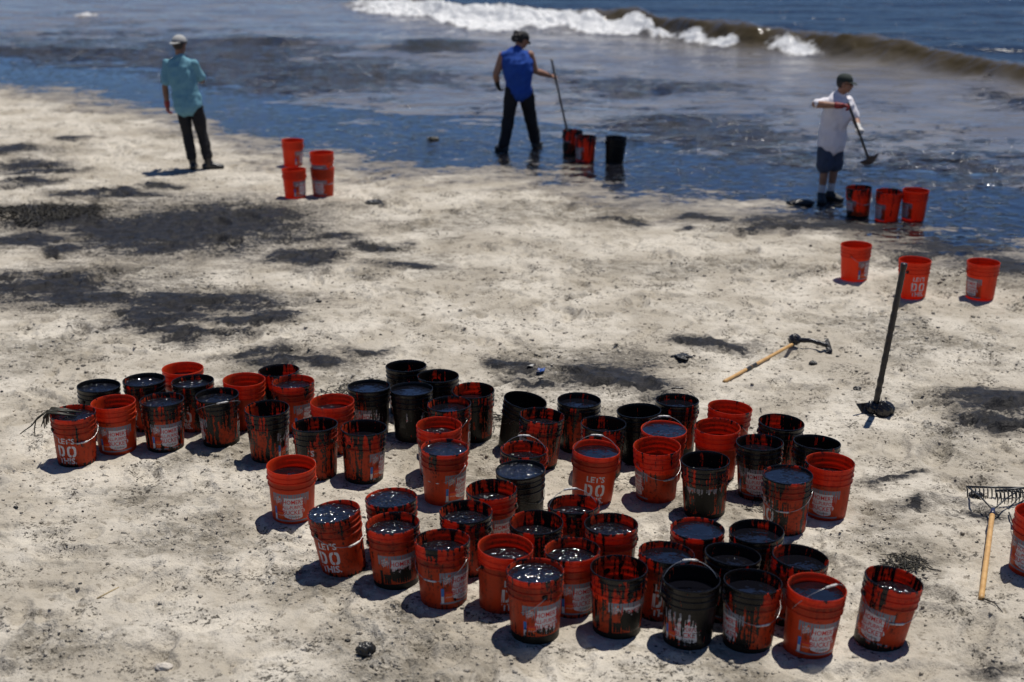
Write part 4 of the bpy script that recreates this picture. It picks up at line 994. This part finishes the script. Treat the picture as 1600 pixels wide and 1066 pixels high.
# ------------------------------------------------------------------ litter
m_tarlump = simple('tar_clump', (.010, .010, .010, 1), .34, 0, .7, 60, (.026, .024, .022, 1))
m_tarcrumb = simple('tar_crumb', (.012, .011, .010, 1), .55, 0, .3, 200, (.030, .026, .021, 1))
m_kelp = simple('dry_kelp', (.022, .018, .010, 1), .7, 0, .4, 60, (.010, .009, .007, 1))
m_kelpg = simple('green_kelp', (.030, .027, .012, 1), .5, 0, .4, 60, (.012, .011, .008, 1))
m_stone = simple('pale_stone', (.55, .50, .43, 1), .8, 0, .3, 50)
m_straw = simple('dry_straw', (.42, .32, .17, 1), .8)
m_plast = simple('blue_plastic', (.012, .06, .25, 1), .5, 0, .2, 30)
m_wht = simple('white_scrap', (.55, .54, .50, 1), .6, 0, .2, 30)
m_redclot = simple('red_brown_clot', (.07, .008, .006, 1), .35, 0, .5, 60, (.015, .008, .007, 1))

def strands(name, n, radius, mat, seed, length=(.12, .3), rad=.004, lift=.05, parent=None):
    rr = random.Random(seed); bm = bmesh.new()
    for k in range(n):
        a = rr.uniform(0, 6.28); r = radius * math.sqrt(rr.random()); p = Vector((r * math.cos(a), r * math.sin(a) * .8, .006)); d = rr.uniform(0, 6.28); L = rr.uniform(*length); pts = []
        for i in range(6):
            pts.append(p.copy()); d += rr.uniform(-.8, .8); p = p + Vector((math.cos(d), math.sin(d), 0)) * L / 5; p.z = .006 + lift * rr.random() * math.exp(-(p.x ** 2 + p.y ** 2) / (radius * radius) * 1.2)
        tube(pts, [rad * .7, rad, rad * 1.3, rad, rad * .9, rad * .4], 5, True, bm)
    return finish(bm, name, mat)

def build_litter():
    for (px, py, r, label, seed, mat) in (
        (571, 1024, (.042, .036, .044), 'black lump of tar standing alone on the sand at the lower middle', 21, m_tarlump),
        (583, 318, (.085, .07, .022), 'small black tar lump on bare sand below the shore, left of centre', 22, m_tarlump),
        (1064, 560, (.075, .05, .016), 'flat glossy tar lump behind the right group, near the lying hoe', 23, m_tarlump),
        (1216, 806, (.036, .032, .03), 'red brown clot of tar on the sand beside the debris flecked bucket', 24, m_redclot),
        (1270, 570, (.030, .025, .016), 'small tar lump just below the head of the lying hoe', 25, m_tarlump),
        (1339, 610, (.030, .026, .018), 'small tar lump beside the base of the upright hoe', 26, m_tarlump),
        (677, 216, (.08, .05, .03), 'small dark and pale lump of wrack sitting in the oil pool', 27, m_kelpg),
        (1250, 318, (.16, .08, .035), 'tar soaked lump at the left foot of the man in white', 28, m_tarlump),
        (800, 170, (.10, .05, .03), 'low tar lump floating behind the man in blue', 29, m_tarlump) if False else (1525, 775, (.04, .03, .02), 'tar lump behind the pale handled rake', 29, m_tarlump)):
        p = at(px, py); p.z = gz(p) - .004
        o = link('tar_lump' if mat is not m_kelpg else 'wrack_lump', lump('tar_lump', (0, 0, r[2] * .7), r, mat, .45, seed, 1.9, 4)); o.location = p; tag(o, label, 'tar lump' if mat is not m_kelpg else 'wrack')
    p = at(256, 1041); p.z = gz(p); o = link('stone', lump('stone', (0, 0, .012), (.042, .026, .02), m_stone, .25, 33)); o.location = p; tag(o, 'pale flat stone on the sand near the lower left', 'stone')
    for (a, b, label, m) in (((152, 938), (186, 921), 'short straw coloured twig on the sand left of the lone clean bucket', m_straw), ((1576, 804), (1592, 884), 'thin dark strip between the rake and the right edge bucket', m_tarwood),  # second one is a thin dark strip along the sand
                             ((1531, 941), (1566, 962), 'flat dark twig lying below the end of the pale rake handle', m_tarwood)):
        A = at(*a); B = at(*b); A.z = gz(A) + .015; B.z = gz(B) + .012; o = empty('twig', A); tag(o, label, 'twig')
        m_ = A.lerp(B, .5) + Vector((.02, .01, .008)); link('stem', finish(tube([Vector(), m_ - A, B - A], [.005, .0045, .003], 6), 'stem', m), o)
    # crumpled scraps
    def scrap(px, py, w, h, mat, label, seed, name):
        p = at(px, py); p.z = gz(p) + .010; n = 12; v = []; f = []
        for i in range(n):
            for j in range(n):
                x = (i / (n - 1) - .5) * w; y = (j / (n - 1) - .5) * h; k = np.array([x * 22]); l = np.array([y * 22])
                v.append((x + .2 * y, y + .3 * x, float(.018 * perlin(k, l, seed)[0]) + .012))
        for i in range(n - 1):
            for j in range(n - 1): f.append((i * n + j, (i + 1) * n + j, (i + 1) * n + j + 1, i * n + j + 1))
        me = pyd(name, v, f, mat); o = link(name, me); o.location = p; so = o.modifiers.new('thick', 'SOLIDIFY'); so.thickness = .002; tag(o, label, 'litter')
    scrap(845, 584, .06, .13, m_plast, 'crumpled scrap of blue plastic on the sand behind the right group', 41, 'plastic_scrap')
    scrap(829, 575, .05, .06, m_wht, 'small white scrap just left of the blue plastic scrap', 42, 'paper_scrap')
    # kelp
    for (px, py, rad, n, label, seed, lift, mat) in ((55, 336, .62, 150, 'larger dark mound of kelp on the sand at the far left', 51, .09, m_kelp), (142, 330, .30, 70, 'smaller dark tuft of kelp right of the larger mound', 52, .07, m_kelp),
                                         (548, 620, .25, 60, 'tangle of dark kelp on the sand behind the left group', 53, .05, m_kelp), (800, 665, .22, 46, 'loose dark wrack on the sand between the middle buckets', 54, .03, m_kelp),
                                         (1412, 884, .13, 90, 'dark tuft of kelp behind the bucket standing alone at the right', 55, .03, m_kelp), (1196, 795, .16, 34, 'thin dark strands on the sand behind the debris flecked bucket', 56, .03, m_kelp)):
        p = at(px, py); p.z = gz(p)
        o = link('kelp_pile', strands('kelp_pile', n, rad, mat, seed, (.12, .30) if rad > .2 else (.04, .11), .006 if rad > .4 else .003, lift)); o.location = p; tag(o, label, 'kelp')
    # strand of kelp hung over the first bucket
    b = P[0]; o = empty('kelp_strand', b); tag(o, 'kelp stalks hanging over the rim of the leftmost bucket', 'kelp'); bm = bmesh.new(); rr = random.Random(3)
    for k in range(7):
        y = rr.uniform(-.05, .06); x0 = -.125 + rr.uniform(-.02, .02); pts = [(x0 + .13 + rr.uniform(-.03, .05), y + .02, .350), (x0 + .05, y, .372), (-.151, y - .01, .385), (-.172, y - .03, .365 - .02 * rr.random()), (-.178 - .02 * rr.random(), y - .04 + rr.uniform(-.03, .03), .30 - .05 * rr.random())]
        tube(pts, [.005, .007, .009, .007, .003], 6, True, bm)
    tube([(-.10, .0, .378), (-.16, -.02, .39), (-.22, -.05, .35), (-.26, -.07, .30), (-.30, -.09, .275), (-.335, -.10, .25)], [.006, .007, .006, .005, .004, .003], 6, True, bm)
    tube([(-.165, -.03, .385), (-.235, -.05, .33), (-.245, -.07, .27), (-.24, -.08, .24)], [.006, .005, .004, .003], 6, True, bm)
    link('stalk', finish(bm, 'stalk', m_kelpg), o)
    # crumbs of tar over the sand: nobody could count them
    rs = np.random.RandomState(5); bits(rs)
    return
def bits(rs):
    ico = bmesh.new(); bmesh.ops.create_icosphere(ico, subdivisions=1, radius=1)
    bv = np.array([v.co for v in ico.verts]); bf = np.array([[v.index for v in f.verts] for f in ico.faces]); ico.free()
    scatter(rs, bv, bf, 10000, False); scatter(rs, bv, bf, 30000, True)
def scatter(rs, bv, bf, n, clod):
    y = 5.9 * np.exp(rs.rand(n) * math.log((14 if clod else 21) / 5.9)); x = (rs.rand(n) * 2 - 1) * (y * .40 + .3)
    d = perlin(x * .9, y * .9, 141) + .4 * perlin(x * 3, y * 3, 142); near = np.zeros(n); tf_ = tar_field(x, y)
    for q in P: near = np.maximum(near, np.exp(-((x - q.x) ** 2 + (y - q.y) ** 2) / .35))
    keep = (rs.rand(n) < .10 + .40 * sstep(0, .6, d) + .3 * near + .9 * sstep(-.25, .15, tf_)) & (seaward(x, y) < -.2)
    if clod: keep = (rs.rand(n) < .16 + .70 * dug_field(x, y)) & (seaward(x, y) < -.5) & (tf_ < .05)
    for q in P: keep &= ((x - q.x) ** 2 + (y - q.y) ** 2) > .021
    x = x[keep]; y = y[keep]; n = len(x); s = .0028 + .0065 * rs.rand(n) ** 3 + .010 * (rs.rand(n) < .035) * rs.rand(n); s *= np.clip(y / 9, 1, 1.6) * (1.25 if clod else 1)
    if clod: s = (.0040 + .011 * rs.rand(n) ** 3.6) * np.clip(y / 9, .9, 1.4)
    zb, h = sand_height(x, y)
    for q in P:
        r = np.hypot(x - q.x, y - q.y); w_ = 1 - sstep(.15, .27, r); h = h * (1 - w_) + w_ * .003
    j = 1 + .35 * (rs.rand(n, 12) - .5) * 2
    V_ = bv[None] * (s[:, None] * j)[:, :, None] * np.array([1, 1, .7])[None, None] * np.stack([.7 + .9 * rs.rand(n), .7 + .7 * rs.rand(n), .7 + .5 * rs.rand(n)], -1)[:, None, :]
    V_ += np.stack([x, y, zb + h + s * .25], -1)[:, None, :]
    F_ = (bf[None] + (np.arange(n) * 12)[:, None, None]).reshape(-1, 3)
    me = bpy.data.meshes.new('sand_clods' if clod else 'tar_debris'); me.vertices.add(n * 12); me.vertices.foreach_set('co', V_.astype(np.float32).ravel())
    me.loops.add(F_.size); me.loops.foreach_set('vertex_index', F_.astype(np.int32).ravel()); me.polygons.add(len(F_))
    me.polygons.foreach_set('loop_start', np.arange(0, F_.size, 3, dtype=np.int32)); me.polygons.foreach_set('loop_total', np.full(len(F_), 3, dtype=np.int32)); me.update(calc_edges=True)
    if clod:
        me.materials.append(bpy.data.materials['sand']); me.polygons.foreach_set('use_smooth', [True] * len(F_))
        for k, v in (('tar', -1.0), ('pool', -1.5), ('dug', .25)): me.attributes.new(k, 'FLOAT', 'POINT').data.foreach_set('value', np.full(n * 12, v, np.float32))
        tag(link('sand_clods', me), 'small clods of sand kicked up all over the beach', 'sand clods', None, 'stuff'); return
    me.materials.append(m_tarcrumb); tag(link('tar_debris', me), 'scattered crumbs of dried tar on the pale sand', 'tar crumbs', None, 'stuff')

# ------------------------------------------------------------------ put it together
build_sand(); build_sea()
for i, b in enumerate(BUCKETS):
    bucket(P[i], SPOTS[i][1], b[4], b[5], b[6], b[7], b[8], b[9], b[10], b[11], b[12], G1, tarry_handle=b[4] > .55 and b[10] in (-130, 125, -6))
for i, b in enumerate(FAR):
    k = len(BUCKETS) + i
    bucket(P[k], SPOTS[k][1], b[4], b[5], b[6], b[7], b[8], b[9], b[10], b[11], b[12], G2)
for (px, py, l1, l2, az), (p, q) in zip(NEST, NSPOT):
    bucket(p + Vector((0, 0, .19)), q, .04, 0, None, 0, 'L', az, 128, 20, l1, G2)
    bucket(p, q, .05, 0, None, 0, 'L', az, 128, 50, l2, G2)
build_people(); build_tools(); build_litter()
